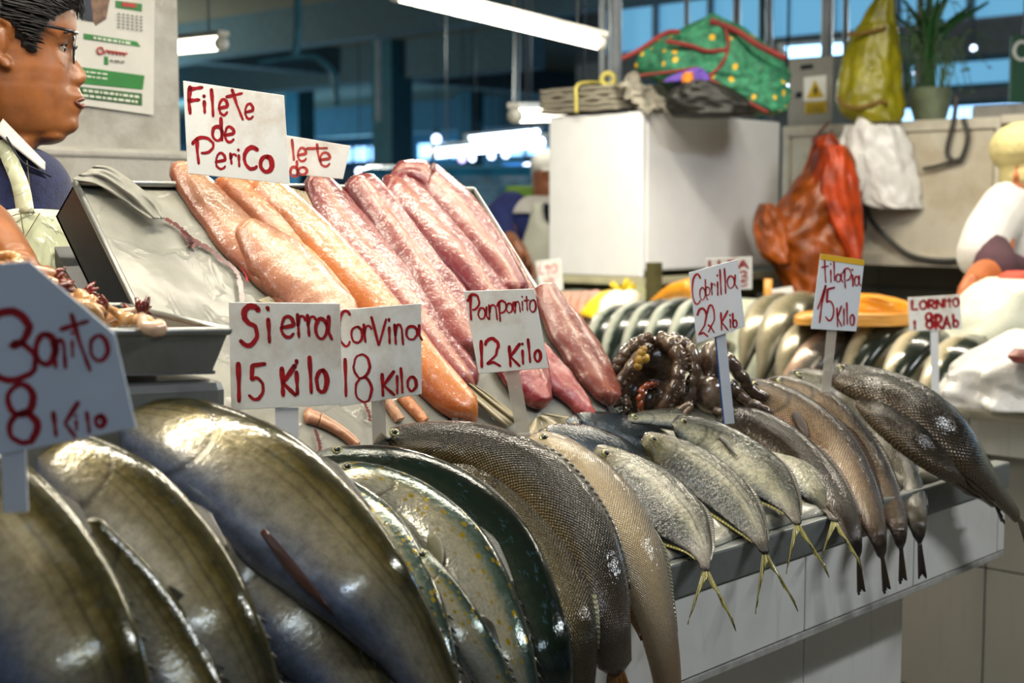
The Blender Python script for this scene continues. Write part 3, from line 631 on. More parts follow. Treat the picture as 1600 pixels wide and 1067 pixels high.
b = MB(); b.box((-.9, -.006, zst), (XE+.004, .03, ZT+.002)); b.box((-.9, .0, ZT-.01), (XE+.004, .78, ZT)); b.build('metal_edge', metal_mat('worn_steel_edge', '#7d8280', .4, .45, .45), ctr, bevel=.004)
XB = onY(1408, 1000, .12)[0]; b = MB(); gb = [onY(1256, 1040, .12)[0]+.36*k for k in range(-6, 1)]+[XB]
for i in range(len(gb)-1):
    b.box((gb[i]+.0015, .12, .405), (gb[i+1]-.0015, .14, zfb-.022)); b.box((gb[i]+.0015, .12, .03), (gb[i+1]-.0015, .14, .402))
b.build('base_tiles', m_tile, ctr, bevel=.002)
b = MB(); b.box((-1.2, .135, 0), (XB-.002, .76, zfb-.014)); b.build('base', m_grout, ctr)
b = MB(); b.box((XB-.004, .121, .03), (XB+.006, .76, zfb-.02)); b.build('base_end_tiles', m_tile, ctr, bevel=.002)
# bed of ice under a white plastic liner: slopes up from the edge
def bed_z(y): return ZT+.006+np.clip(y, 0, .4)*.24
nx, ny = 150, 26; G = []
for i in range(nx):
    row = []
    for j in range(ny):
        x = -.6+(XE-.07+.6)*i/(nx-1); y = .012+.37*j/(ny-1)
        z = bed_z(y)+.010*noise.noise(Vector((x*6, y*9, 0)))+.006*noise.noise(Vector((x*17, y*22, 3)))+abs(noise.noise(Vector((x*11, y*7, 9))))*.01
        if j == 0: z = ZT+.003
        row.append((x, y+.012*noise.noise(Vector((x*8, 0, 4)))*(1 if j < 3 else 0), z))
    G.append(row)
o = sheet('plastic_liner', G, .004, m_liner); tag(o, 'crumpled white plastic liner under the fish on the front counter', 'plastic liner')
b = MB(); prof = [(.02, ZT), (.385, ZT), (.385, float(bed_z(.385))-.016), (.02, ZT+.001)]
b.add([(-.6, y, z) for y, z in prof]+[(XE-.08, y, z) for y, z in prof], [(0, 1, 2, 3), (7, 6, 5, 4), (0, 4, 5, 1), (1, 5, 6, 2), (2, 6, 7, 3), (3, 7, 4, 0)]); o = b.build('ice_bed', mat('crushed_ice', '#b9c2c4', .3, var=.2, vs=60, bump=.6, bs=80)); tag(o, 'sloping ice bed under the white liner of the front counter', 'ice bed')

# ================================================================== tilted trays with fillets
sl, tb = bst(245, 480); sL, tT = bst(105, 262); sR, _ = bst(737, 300); s2, _ = bst(955, 640)
S0, S1 = 1.085, (sR+s2)/2; TT = .505; SM = (bst(462, 285)[0]+bst(750, 655)[0])/2
def tray(label, s0, s1, t0, t1, h, m):
    o = thing('metal_tray', BL((s0+s1)/2, t0, -h), label, 'tray'); k = .012
    b = MB(); b.box((s0, t0, -h), (s1, t1, -h+.004), fr=BL); b.build('pan', m, o)
    for a0, a1, c0, c1 in ((s0, s0+.003, t0, t1), (s1-.003, s1, t0, t1), (s0, s1, t0, t0+.003), (s0, s1, t1-.003, t1)):
        b = MB(); b.box((a0, c0, -h), (a1, c1, .002), fr=BL); b.build('side_wall', m, o)
    b = MB(); ring = [BL(s0, t0, .004), BL(s1, t0, .004), BL(s1, t1, .004), BL(s0, t1, .004)]
    for i in range(4): b.tube([ring[i], ring[(i+1) % 4]], .005, 8)
    b.build('rim', m_steel, o, True); return o
tray('tilted steel tray holding the pale orange fillets', S0, SM-.006, -.02, TT, .07, m_steel_d)
tray('tilted steel tray holding the dark pink fillets', SM+.006, S1, -.02, TT, .05, m_steel_d)
# stand under the trays
b = MB(); p2 = [(.345, ZT), (.345, .93), (B0[1]+BT[1]*TT+.07, B0[2]+BT[2]*TT-.12), (.775, 1.3), (.775, ZT)]; k = len(p2)
b.add([(S0+.02, y, z) for y, z in p2]+[(S1-.02, y, z) for y, z in p2], [tuple(range(k)), tuple(range(2*k-1, k-1, -1))]+[(i, k+i, k+(i+1) % k, (i+1) % k) for i in range(k)])
o = b.build('display_stand', m_steel_d); tag(o, 'steel stand propping up the two tilted fillet trays', 'stand')
def film(name, label, s0, s1, t0, t1, lift, m, amp=.004, cat_='plastic sheet', over=(0, 0, 0, 0), seed=0, nn=70, th=.0012):
    G = []
    for i in range(nn):
        row = []
        for j in range(nn):
            a = s0+(s1-s0)*i/(nn-1); t = t0+(t1-t0)*j/(nn-1)
            z = lift+amp*noise.noise(Vector((a*14, t*5, seed)))+amp*.6*noise.noise(Vector((a*40, t*9, seed+5)))+abs(noise.noise(Vector((a*9+t*6, t*4, seed+2))))*amp
            e = 0
            if over[0] and i == 0: e = over[0]
            if over[1] and i == nn-1: e = over[1]
            if over[2] and j == 0: e = over[2]
            if over[3] and j == nn-1: e = over[3]
            row.append(BL(a, t, z-e))
        G.append(row)
    return tag(sheet(name, G, th, m), label, cat_)
fl1 = film('plastic_sheet', 'grey wet plastic sheet lining the left tilted tray, blood-stained', S0+.006, SM-.01, -.03, TT-.005, -.002, m_film, .0018, over=(0, 0, 0, 0), seed=1)
fl2 = film('plastic_sheet', 'grey wet plastic sheet lining the right tilted tray', SM+.01, S1+.004, -.03, TT+.004, -.004, m_film, .0018, over=(0, .02, .0, .02), seed=4)
# blood on the left sheet
m_blood = mat('fresh_blood', '#5c0d10', .3, coat=.15, var=.3, vs=80)
def smear(pts, wpx, parent, seed, mm=m_blood):
    q = np.array([np.append(onB(x, y, .006), 0)[:3] for x, y in pts]); q = cat(q, 40); b = MB(); rr = random.Random(seed)
    L, R_ = [], []; t = np.gradient(q, axis=0)
    for i in range(40):
        s = unit(np.cross(BN, t[i])); ww = wpx*depth(q[i])/FPX*rr.uniform(.35, 1.1); L.append(q[i]+s*ww); R_.append(q[i]-s*ww*rr.uniform(.4, 1))
    b.add(L+R_, [(i, i+1, 40+i+1, 40+i) for i in range(39)]); return b.build('blood_streak', mm, parent)
smear([(258, 342), (275, 352), (292, 366), (310, 380), (332, 392), (345, 405), (362, 415)], 7, fl1, 1); smear([(362, 415), (372, 430), (376, 450), (378, 470)], 6, fl1, 2); smear([(284, 360), (300, 382), (296, 372)], 9, fl1, 3)
smear([(568, 628), (576, 645), (578, 658)], 5, fl1, 5); smear([(492, 670), (498, 690), (500, 705)], 5, fl1, 6); smear([(372, 410), (384, 430), (386, 440)], 4, fl1, 9, m_red)
# parchment sheets: folded back at the top left, and between the fillets
def parch(label, poly_rows, lift, seed, m=m_parch, curl=0.):
    G = []; 
    for i, (a, b_) in enumerate(poly_rows):
        row = []
        for j in range(16):
            r = j/15; x = a[0]+(b_[0]-a[0])*r; y = a[1]+(b_[1]-a[1])*r
            row.append(onB(x, y, lift+.006*noise.noise(Vector((i*.5, j*.3, seed)))+.007*noise.noise(Vector((i*1.7, j*.55, seed+4)))+curl*math.sin(r*PI)*(i % 3)/2))
        G.append(row)
    G = np.array(G); G2 = np.array([cat(G[:, j], 30) for j in range(16)])
    return tag(sheet('parchment_sheet', G2, .0012, m), label, 'paper')
parch('crumpled parchment folded back along the top left tray corner', [((150, 258), (112, 280)), ((175, 262), (150, 288)), ((215, 290), (190, 312)), ((248, 318), (215, 328)), ((258, 342), (235, 342))], .016, 3, m_film, curl=.006)
parch('tan parchment edge between the orange and dark pink fillets', [((440, 290), (478, 300)), ((475, 325), (500, 340)), ((525, 370), (545, 375)), ((580, 430), (600, 440)), ((640, 520), (690, 560)), ((700, 590), (770, 620)), ((790, 668), (815, 655))], .010, 6)
parch('small tan parchment corner beside the palest fillet', [((400, 470), (448, 452)), ((425, 480), (470, 470)), ((455, 500), (500, 500))], .006, 8)
parch('tan parchment corner at the foot of the right tray', [((835, 655), (850, 645)), ((825, 675), (900, 655)), ((835, 690), (880, 672))], .008, 11)

m_fpale = flesh_mat('pale_fillet_flesh', '#c08e68', '#a9704f', '#b88a62', '#8f5640'); m_forange = flesh_mat('orange_fillet_flesh', '#c97c40', '#bd6c34', '#cf8c52', '#9c4a24')
m_fpink = flesh_mat('dark_pink_fillet_flesh', '#b8816c', '#8f4640', '#7a2f34', '#702e34'); m_fred = flesh_mat('red_fillet_flesh', '#8f2a2e', '#821f28', '#a0403c', '#661820'); m_fbrown = flesh_mat('brownish_pink_fillet_flesh', '#a86a52', '#8f5040', '#76352e', '#703a32')
def fillet(label, pts, m, th=.016, group=None, groove=.25, seed=0, lift=.002, name='fish_fillet', place=None, nrm=None, cat_='fillet'):
    """pts: (px, py, half width px) on the tray's plane"""
    place = place or (lambda x, y: onB(x, y, lift)); nrm = BN if nrm is None else nrm
    c3 = np.array([place(x, y) for x, y, _ in pts]); n = 60; q = cat(c3, n); hw = cat(np.column_stack([c3, [p[2] for p in pts]]), n)[:, 3]
    T = np.gradient(q, axis=0); V = []; UV = []; ns = 26
    for i in range(n):
        t = unit(T[i]); s = unit(np.cross(nrm, t)); 
        if s.dot(RT) < 0: s = -s
        v = unit(q[i]-CAM); nn = unit(np.cross(t, v)); h = max(1, hw[i])*depth(q[i])/FPX/max(.5, abs(s.dot(nn))); r = i/(n-1)
        e = math.sqrt(min(1, r/.05+.03))*math.sqrt(min(1, (1-r)/.05+.03)); h *= e
        for k in range(ns):
            a = 2*PI*k/ns; cx, sz = math.cos(a), math.sin(a)
            up = max(0, sz)**.75 if sz > 0 else -.12*abs(sz)
            g = 1-groove*math.exp(-(cx/.13)**2) if sz > 0 else 1
            wob = 1+.10*noise.noise(Vector((i*.16, cx*1.5, seed)))
            zz = th*up*g*e*(1+.16*noise.noise(Vector((i*.08, cx*3.0, seed+9)))+.05*noise.noise(Vector((i*.35, cx*6, seed+3))))
            V.append(q[i]+s*h*cx*wob+nrm*zz); UV.append((r, (cx+1)/2))
    F = [(i*ns+k, i*ns+(k+1) % ns, (i+1)*ns+(k+1) % ns, (i+1)*ns+k) for i in range(n-1) for k in range(ns)]+[tuple(range(ns-1, -1, -1)), tuple((n-1)*ns+k for k in range(ns))]
    o = link(name, mesh_from('fillet', V, F, True, UV), m); return tag(o, label, cat_, group)
gA = 'pale orange fillets on the left tray'; gB = 'dark pink fillets on the right tray'
fillet('long pale pink fillet nearest the stained plastic, top tucked behind the big sign', [(268, 256, 10), (300, 290, 22), (345, 340, 30), (385, 385, 34), (430, 425, 34), (470, 470, 34), (500, 505, 30)], m_fpale, .02, gA, .1, 1)
fillet('pale fillet with raised flap lying over the lower half of the first', [(365, 355, 15), (400, 385, 32), (440, 420, 42), (485, 462, 42), (525, 510, 36), (560, 560, 22)], m_fpale, .030, gA, .12, 2, .006)
fillet('slim orange fillet between the pale one and the thick orange one', [(335, 283, 10), (370, 305, 20), (410, 345, 24), (455, 395, 24), (500, 440, 22), (545, 500, 18)], m_forange, .024, gA, .08, 3, .003)
fillet('thick rounded orange fillet, rightmost on the left tray', [(372, 284, 18), (415, 310, 28), (470, 362, 33), (525, 420, 34), (580, 480, 32), (635, 550, 32), (680, 600, 28), (715, 635, 22), (742, 662, 10)], m_forange, .03, gA, .0, 4, .003)
fillet('narrow bony strip with bloody end below the Sierra sign', [(474, 648, 12), (500, 658, 9), (530, 675, 7), (560, 700, 6)], m_fpale, .01, gA, .3, 5)
fillet('small pale scrap just right of the acrylic stake of the Corvina sign', [(598, 620, 6), (612, 640, 7), (625, 660, 6)], m_fpale, .01, gA, .3, 6)
fillet('thin orange tip hanging below the Corvina sign', [(625, 618, 8), (645, 640, 8), (664, 662, 6)], m_forange, .01, gA, .2, 7)
fillet('leftmost long dark pink fillet on the right tray', [(484, 272, 8), (502, 300, 24), (540, 355, 34), (585, 410, 36), (630, 460, 34), (665, 510, 32), (700, 560, 26), (740, 610, 16)], m_fpink, .022, gB, .3, 11)
fillet('thick dark pink fillet second from left, its lower half bulging red', [(548, 278, 18), (575, 310, 26), (615, 365, 28), (655, 420, 28), (690, 470, 36), (720, 520, 34), (745, 560, 24)], m_fpink, .03, gB, .35, 12, .004)
fillet('broad dark pink fillet in the middle of the right tray', [(600, 276, 14), (630, 305, 28), (670, 350, 30), (715, 400, 30), (755, 450, 26), (790, 500, 24), (825, 560, 22), (846, 628, 14)], m_fpink, .026, gB, .3, 13, .003)
fillet('red tapering fillet hanging lowest behind the Panpanito sign', [(770, 520, 14), (800, 570, 26), (828, 610, 26), (846, 640, 10)], m_fred, .024, gB, .15, 14, .006)
fillet('dark pink fillet with pale seam along the upper right', [(612, 274, 12), (660, 285, 24), (705, 325, 30), (745, 375, 28), (780, 425, 22), (805, 470, 18)], m_fpink, .03, gB, .25, 15, .008)
fillet('outermost thin pink fillet along the right rim of the tray', [(690, 292, 12), (730, 335, 18), (770, 385, 20), (800, 430, 18), (830, 480, 14)], m_fbrown, .016, gB, .3, 16, .005)
fillet('brownish pink fillet right of the Panpanito sign, reaching the octopus', [(843, 446, 10), (862, 480, 20), (890, 525, 28), (918, 570, 27), (938, 605, 22), (952, 635, 12)], m_fbrown, .024, gB, .3, 17, .006)
fillet('narrow rosy fillet pointing down right of the Panpanito stake', [(830, 540, 14), (862, 585, 22), (890, 615, 17), (912, 645, 10), (925, 662, 5)], m_fred, .018, gB, .2, 18, .004)

# ================================================================== shrimp tray and what carries it
q_r = P(357, 517, 1.66); zf = q_r[2]
ta = unit(np.array(P(357, 517, 1.66))-np.array(P(150, 519, 1.60))); tb_ = unit(P(225, 478, 1.86)-P(357, 508, 1.68)); tn = unit(np.cross(tb_, ta)); tn = tn if tn[2] > 0 else -tn
TW, TD, TH = .42, .30, .052
fr = lambda x, y, z: q_r-ta*x+tb_*y+tn*z
o = thing('shrimp_tray', fr(TW/2, 0, -TH), 'flat steel tray full of peeled shrimp, left of the fillets', 'tray')
b = MB(); b.box((0.01, .01, -TH), (TW-.01, TD-.01, -TH+.004), fr=fr); b.build('pan', m_steel, o)
b = MB()
for (x0, y0, x1, y1) in ((0, 0, TW, 0), (0, TD, TW, TD), (0, 0, 0, TD), (TW, 0, TW, TD)):
    cx, cy = TW/2, TD/2; V = []
    for (x, y) in ((x0, y0), (x1, y1)):
        for z, kk, e in ((0, 1., 0), (-TH, .93, 0), (-TH, .93, .003), (0, 1., .003)):
            X = cx+(x-cx)*kk; Y = cy+(y-cy)*kk; X += (cx-X)*e*6; Y += (cy-Y)*e*6; V.append(fr(X, Y, z))
    b.add(V, [(0, 1, 2, 3), (7, 6, 5, 4), (0, 4, 5, 1), (1, 5, 6, 2), (2, 6, 7, 3), (3, 7, 4, 0)])
b.build('side_wall', m_alu, o)
b = MB(); rp = [fr(0, 0, 0), fr(TW, 0, 0), fr(TW, TD, 0), fr(0, TD, 0)]
for i in range(4): b.tube([rp[i], rp[(i+1) % 4]], .005, 8)
b.build('rim', m_steel, o, True)
# metal box below it
b = MB(); b.box((-.003, .01, -.175), (TW, TD, -TH-.006), fr=lambda x, y, z: np.array([fr(x, y, 0)[0], fr(x, y, 0)[1], fr(0, 0, 0)[2]+z]))
o = b.build('metal_container', m_alu, bevel=.012); tag(o, 'dull metal container carrying the shrimp tray', 'container')
b = MB(); b.box((.02, .03, -.4), (TW-.02, TD-.02, -.176), fr=lambda x, y, z: np.array([fr(x, y, 0)[0], fr(x, y, 0)[1], fr(0, 0, 0)[2]+z])); b.build('stand_block', m_film, o)
m_shr = N('shrimp_flesh'); v = m_shr.coord(); m_shr.set(Base_Color=m_shr.ramp(m_shr.noise(v, 40, 3), [(.3, '#a8743f'), (.5, '#c9985f'), (.7, '#dcb489')]), Roughness=.2, Coat_Weight=.8, Subsurface_Weight=.1, Subsurface_Scale=.005, Normal=m_shr.bump(m_shr.noise(v, 150, 3), .3, .001)); m_shr = m_shr.m
m_shrp = mat('pale_shrimp_flesh', '#dcb89a', .2, coat=.8, sss=.1, bump=.3, bs=150); m_shrt = mat('red_brown_shrimp_tail', '#6e2310', .25, coat=.6, var=.3)
def shrimp_mesh(curl, m):
    b = MB(); n = 22; pts = []; rad = []
    for i in range(n):
        r = i/(n-1); a = curl*r; R = .05/curl; pts.append((R*math.sin(a), 0, R*(math.cos(a)-1)+.012*0)); rad.append(.0088*(1-.62*r)*(1+.10*abs(math.sin(r*6*PI)))*math.sqrt(min(1, r/.06+.1)))
    b.tube(pts, rad, 12); return b, pts, curl
protos = []
for curl, m_ in ((2.2, m_shr), (3.0, m_shr), (1.6, m_shrp)):
    b, pts, cu = shrimp_mesh(curl, m_); protos.append((b, np.array(pts), m_))
def put_shrimp(k, loc, rot, label, tailup=False):
    b, pts, m_ = protos[k]
    o = thing('shrimp', loc, label, 'shrimp', 'shrimp in the steel tray'); o.rotation_euler = rot
    me = shr_me.get(k)
    if me is None:
        me = mesh_from('shrimp_body', b.V, b.F, True); me.materials.append(m_)
        t = unit(pts[-1]-pts[-2]); s = np.array([0, 1., 0]); u_ = np.cross(s, t); tb2 = MB()
        for a in (-.5, 0., .5):
            dd = t*math.cos(a)+s*math.sin(a); tb2.tube([pts[-1]-t*.003, pts[-1]+dd*.008, pts[-1]+dd*.018], [.003, .0042, .001], 6)
        mt = mesh_from('shrimp_tail', tb2.V, tb2.F, True); mt.materials.append(m_shrt); shr_me[k] = (me, mt)
    me, mt = shr_me[k]
    for nm, q in (('body', me), ('tail_fan', mt)):
        c = bpy.data.objects.new(nm, q); COL.objects.link(c); c.parent = o
    return o
shr_me = {}
heap = lambda x, y: np.interp(x, [.05, .1, .2, .34, .42], [.0, .03, .075, .11, .1])*(1-((y-.14)/.16)**2*.8)
for i in range(64):
    x = rr.uniform(.055, .40); y = rr.uniform(.03, .24); z = -.03+.02+max(0, heap(x, y))*(1 if i % 2 else rr.uniform(.3, 1))
    put_shrimp(i % 3, fr(x, y, z), (rr.uniform(-.5, .5)+(PI/2 if i % 4 else 0), rr.uniform(-.5, .5), rr.uniform(0, 6.28)), 'curled tan peeled shrimp in the heap on the steel tray')
pos = P(222, 492, 1.64); b = MB()
o = thing('shrimp', pos, 'shrimp with dark red tail fan standing upright at the heap\'s right', 'shrimp', 'shrimp in the steel tray'); b.tube(cat([P(250, 512, 1.63), P(238, 514, 1.62), P(225, 508, 1.62), P(222, 492, 1.63)], 16), np.linspace(.011, .005, 16), 12); b.build('body', m_shrp, o, True)
b = MB()
for x1, y1 in ((213, 465), (222, 468), (232, 463)): b.tube([P(222, 494, 1.63), P((222+x1)/2, 480, 1.63), P(x1, y1, 1.63)], [.003, .005, .0025], 8)
b.build('tail_fan', m_shrt, o, True)
# heap base
b = MB(); b.ball(fr(.27, .14, -.03), (.19, .11, .10), 20, 0, (ta, tb_, tn)); o = b.build('shrimp_heap', m_shr, None, True); tag(o, 'shrimp lying deeper in the heap on the steel tray', 'shrimp', kind='stuff')

# ================================================================== fish on the front counter
fm_bon = fish_mat('bonito_skin', [(0, '#3d4356'), (.2, '#6d7890'), (.42, '#a29c8a'), (.64, '#8f8462'), (.80, '#5a5028'), (.88, '#33301a'), (1, '#4a4620')], .24, .3, stripes=('#2b2916', 60, .4), mott=.5, mscale=4, blue=.12, wet=1.25, bumpy=.2, grain=.22)
fm_sie = fish_mat('sierra_skin', [(0, '#8f9088'), (.3, '#aaa898'), (.52, '#a09a80'), (.70, '#4f6056'), (.86, '#24352f'), (1, '#56564a')], .18, .35, spots=('#8a7510', 7), mott=.4, blue=.22, wet=.9, bumpy=.2, grain=.3)
fm_grn = fish_mat('dark_green_skin', [(0, '#5b5f54'), (.25, '#323c32'), (.5, '#18271e'), (.8, '#0c1712'), (1, '#3a4038')], .16, .3, mott=.4, blue=.25, wet=.9, bumpy=.2)
fm_cor = fish_mat('corvina_grey_skin', [(0, '#8a6f3e'), (.14, '#5e5030'), (.34, '#37322a'), (.7, '#2b2822'), (1, '#453e34')], .25, .2, scales=30, sstr=.6, mott=.4, mscale=12, wet=.7, tailc=('#6b5a4c', .75))
fm_cob = fish_mat('brown_scaled_skin', [(0, '#8c7850'), (.3, '#6d6142'), (.6, '#50462f'), (1, '#2f2a1f')], .26, .2, scales=26, sstr=.8, mott=.45, mscale=14, blue=.12, wet=.7)
fm_pal = fish_mat('pale_cream_skin', [(0, '#c9ab80'), (.3, '#c4af8b'), (.6, '#b5a380'), (.85, '#7c7262'), (1, '#5d574c')], .32, .05, scales=34, sstr=.5, mott=.3, mscale=12, wet=.6, mcol='#7b6a50', tailc=('#8f6f50', .7))
PAN = [(0, '#20262a'), (.12, '#4b5252'), (.3, '#9c9b84'), (.5, '#88866f'), (.66, '#5a5c50'), (.85, '#34382f'), (1, '#23261c')]
fm_pan = fish_mat('silver_pampano_skin', PAN, .17, .35, scales=40, sstr=.2, mott=.75, mscale=5.5, blue=.2, wet=.9, bumpy=.45, stripes=('#1e201a', 46, .5), tailc=('#3d3428', .75))
fm_pao = fish_mat('olive_headed_pampano_skin', [(0, '#171b1f'), (.2, '#2c343a'), (.45, '#4d524a'), (.62, '#9a9884'), (.8, '#77776a'), (1, '#4a4a40')], .17, .35, scales=40, sstr=.2, mott=.75, mscale=5.5, blue=.25, wet=.9, bumpy=.45, stripes=('#1e201a', 46, .5), head=('#4a4418', .9), tailc=('#33291f', .75))
fm_slt = fish_mat('slate_blue_skin', [(0, '#5c6262'), (.3, '#4b565e'), (.6, '#2f3c46'), (1, '#1b2024')], .16, .35, mott=.4, blue=.15, wet=.9, bumpy=.45)
fm_cab = fish_mat('brown_cabrilla_skin', [(0, '#6a5638'), (.2, '#3d2c18'), (.5, '#261a0f'), (.8, '#1d140c'), (1, '#2c2014')], .24, .15, scales=25, sstr=.8, mott=.6, mscale=10, wet=.8, tailc=('#1d1310', .7))
fm_cabp = fish_mat('pinkish_cabrilla_skin', [(0, '#a8795c'), (.3, '#ab8f6d'), (.55, '#7f674a'), (.74, '#3d2a1a'), (.9, '#2c1b10'), (1, '#5e3a1e')], .24, .2, scales=25, sstr=.9, mott=.55, mscale=9, blue=.1, wet=.8, tailc=('#2b1c18', .7))
fm_caby = fish_mat('grey_gold_cabrilla_skin', [(0, '#918468'), (.3, '#96907c'), (.55, '#66614a'), (.75, '#463a18'), (.9, '#2c2210'), (1, '#4e4424')], .24, .2, scales=25, sstr=.9, mott=.55, mscale=9, blue=.1, wet=.8, tailc=('#332818', .75))
fm_til = fish_mat('dark_tilapia_skin', [(0, '#6b5b44'), (.25, '#40362a'), (.6, '#221e17'), (1, '#15130f')], .25, .2, scales=22, sstr=1.0, mott=.45, mscale=12, wet=.5, )
fn_dark = fin_mat('dark_fin', '#2b2a22', '#4a4636'); fn_org = fin_mat('amber_fin', '#8a5a22', '#4f3516', 26); fn_yel = fin_mat('yellow_green_fin', '#8a8434', '#4d4a22', 22); fn_brn = fin_mat('brown_black_fin', '#2a1d13', '#4d3826'); fn_gry = fin_mat('grey_olive_fin', '#7d7a5c', '#4b4a38')
fn_gold = fin_mat('golden_fin', '#a8861c', '#6f5712')
G_BON, G_SIE, G_COR, G_PAN, G_CAB = 'bonitos at the near end of the counter', 'spotted sierras', 'corvinas hanging over the edge', 'silver pampanos', 'brown cabrillas'
WB = (-.55, -.5, .62)
bon = dict(thick=.42, W0=WB, tail=(.12, .07, .75), dorsal=(.35, .5, .012), finlets=(.68, .92, 6), eye=None)
m_slit = mat('reddish_fin_slit', '#3f1f17', .35, coat=.5, var=.3)
# two more bonitos lie underneath
fish('bonito', 'bonito underneath the others, its pale blue belly showing at bottom left of centre', 'fish', [(330, 840, .14, 50), (390, 890, .12, 70), (470, 975, .06, 74), (550, 1070, .01, 58), (610, 1160, -.03, 34), (640, 1220, -.05, 14)], fm_bon, fn_dark, G_BON, **bon)
fish('bonito', 'bonito half hidden low in the gap between the two nearest bonitos', 'fish', [(110, 820, .1, 40), (190, 930, .07, 62), (250, 1020, .04, 66), (310, 1110, 0, 52), (350, 1200, -.03, 24)], fm_bon, fn_dark, G_BON, **bon)
fish('bonito', 'largest bonito right of the Bonito sign, with a reddish fin slit', 'fish', [(190, 650, .30, 26), (235, 672, .27, 60), (310, 705, .215, 84), (400, 765, .145, 103), (495, 845, .07, 96), (580, 930, .0, 74), (640, 1010, -.035, 56), (690, 1110, -.05, 38), (712, 1180, -.06, 14)], fm_bon, fn_dark, G_BON, pect=(.40, .12, .0055, -.52), pectm=m_slit, **bon)
fish('bonito', 'bonito just below the Bonito sign, second from the left', 'fish', [(60, 715, .22, 42), (105, 738, .2, 72), (175, 800, .15, 96), (255, 890, .09, 98), (325, 985, .03, 82), (380, 1080, 0, 60), (430, 1190, -.03, 30)], fm_bon, fn_dark, G_BON, **bon)
fish('bonito', 'leftmost bonito, cut by the left picture border', 'fish', [(-170, 720, .2, 60), (-95, 765, .17, 110), (-10, 860, .11, 130), (65, 965, .05, 128), (125, 1070, 0, 110), (170, 1180, -.03, 70)], fm_bon, fn_dark, G_BON, **bon)
# sierras
sie = dict(thick=.55, tail=(.1, .07, .75), dorsal=(.4, .6, .012), finlets=(.66, .94, 7), eye=.006)
fish('sierra', 'dull silver sierra showing low between the two spotted ones', 'fish', [(640, 860, .12, 22), (690, 930, .06, 32), (735, 1000, .015, 34), (775, 1070, -.015, 28), (810, 1150, -.03, 12)], fm_sie, fn_dark, G_SIE, **sie)
fish('sierra', 'dark green fish behind the spotted ones, thin pale line along its back', 'fish', [(485, 712, .33, 6), (540, 712, .3, 16), (620, 728, .25, 30), (705, 772, .19, 42), (785, 850, .115, 48), (835, 945, .04, 42), (862, 1030, -.01, 34), (880, 1120, -.03, 14)], fm_grn, fn_dark, G_SIE, thick=.55, tail=(.1, .06, .7), dorsal=(.35, .55, .01), eye=.006)
fish('sierra', 'spotted sierra with a pale pointed fin, second from the big bonito', 'fish', [(505, 738, .3, 12), (560, 748, .265, 28), (640, 788, .205, 44), (715, 862, .125, 52), (770, 960, .05, 46), (808, 1060, -.005, 34), (835, 1150, -.03, 12)], fm_sie, fn_dark, G_SIE, **dict(sie, pect=(.40, .05, .010, -.55), pectm=fn_gry))
fish('sierra', 'yellow-spotted sierra lying against the largest bonito', 'fish', [(470, 745, .28, 12), (515, 765, .25, 30), (575, 820, .185, 46), (625, 900, .11, 50), (662, 985, .04, 42), (690, 1080, -.01, 30), (705, 1160, -.03, 12)], fm_sie, fn_dark, G_SIE, **dict(sie))
# corvinas
cor = dict(thick=.62, dorsal=(.3, .8, .014), eye=.006)
fish('corvina', 'brown scaled fish hanging between the dark green one and the big grey corvina', 'fish', [(690, 715, .26, 20), (755, 760, .2, 38), (825, 835, .12, 46), (872, 910, .05, 44), (895, 985, 0, 38), (905, 1060, -.02, 26), (905, 1130, -.03, 14)], fm_cob, fn_gry, G_COR, tailm=fn_org, tail=(.09, .03, .2), **cor)
fish('corvina', 'pale cream corvina with belly turned to the viewer, red vent', 'fish', [(815, 690, .25, 24), (870, 722, .2, 44), (930, 785, .13, 58), (985, 865, .06, 50), (1018, 945, .015, 34), (1036, 1020, -.015, 26), (1046, 1090, -.03, 20)], fm_pal, fn_gry, G_COR, tailm=fn_org, tail=(.085, .016, .15), anal=(.66, .82, .012), **dict(cor, dorsal=(.45, .82, .008)))
fish('corvina', 'big dark grey corvina arching on top, amber tail over the edge', 'fish', [(580, 702, .31, 8), (615, 690, .30, 22), (680, 690, .27, 32), (760, 706, .22, 43), (840, 752, .15, 52), (900, 825, .08, 52), (936, 905, .025, 44), (952, 985, -.015, 34), (962, 1050, -.03, 26)], fm_cor, fn_dark, G_COR, tailm=fn_org, tail=(.085, .022, .15), **dict(cor, anal=(.66, .8, .02, .03)))
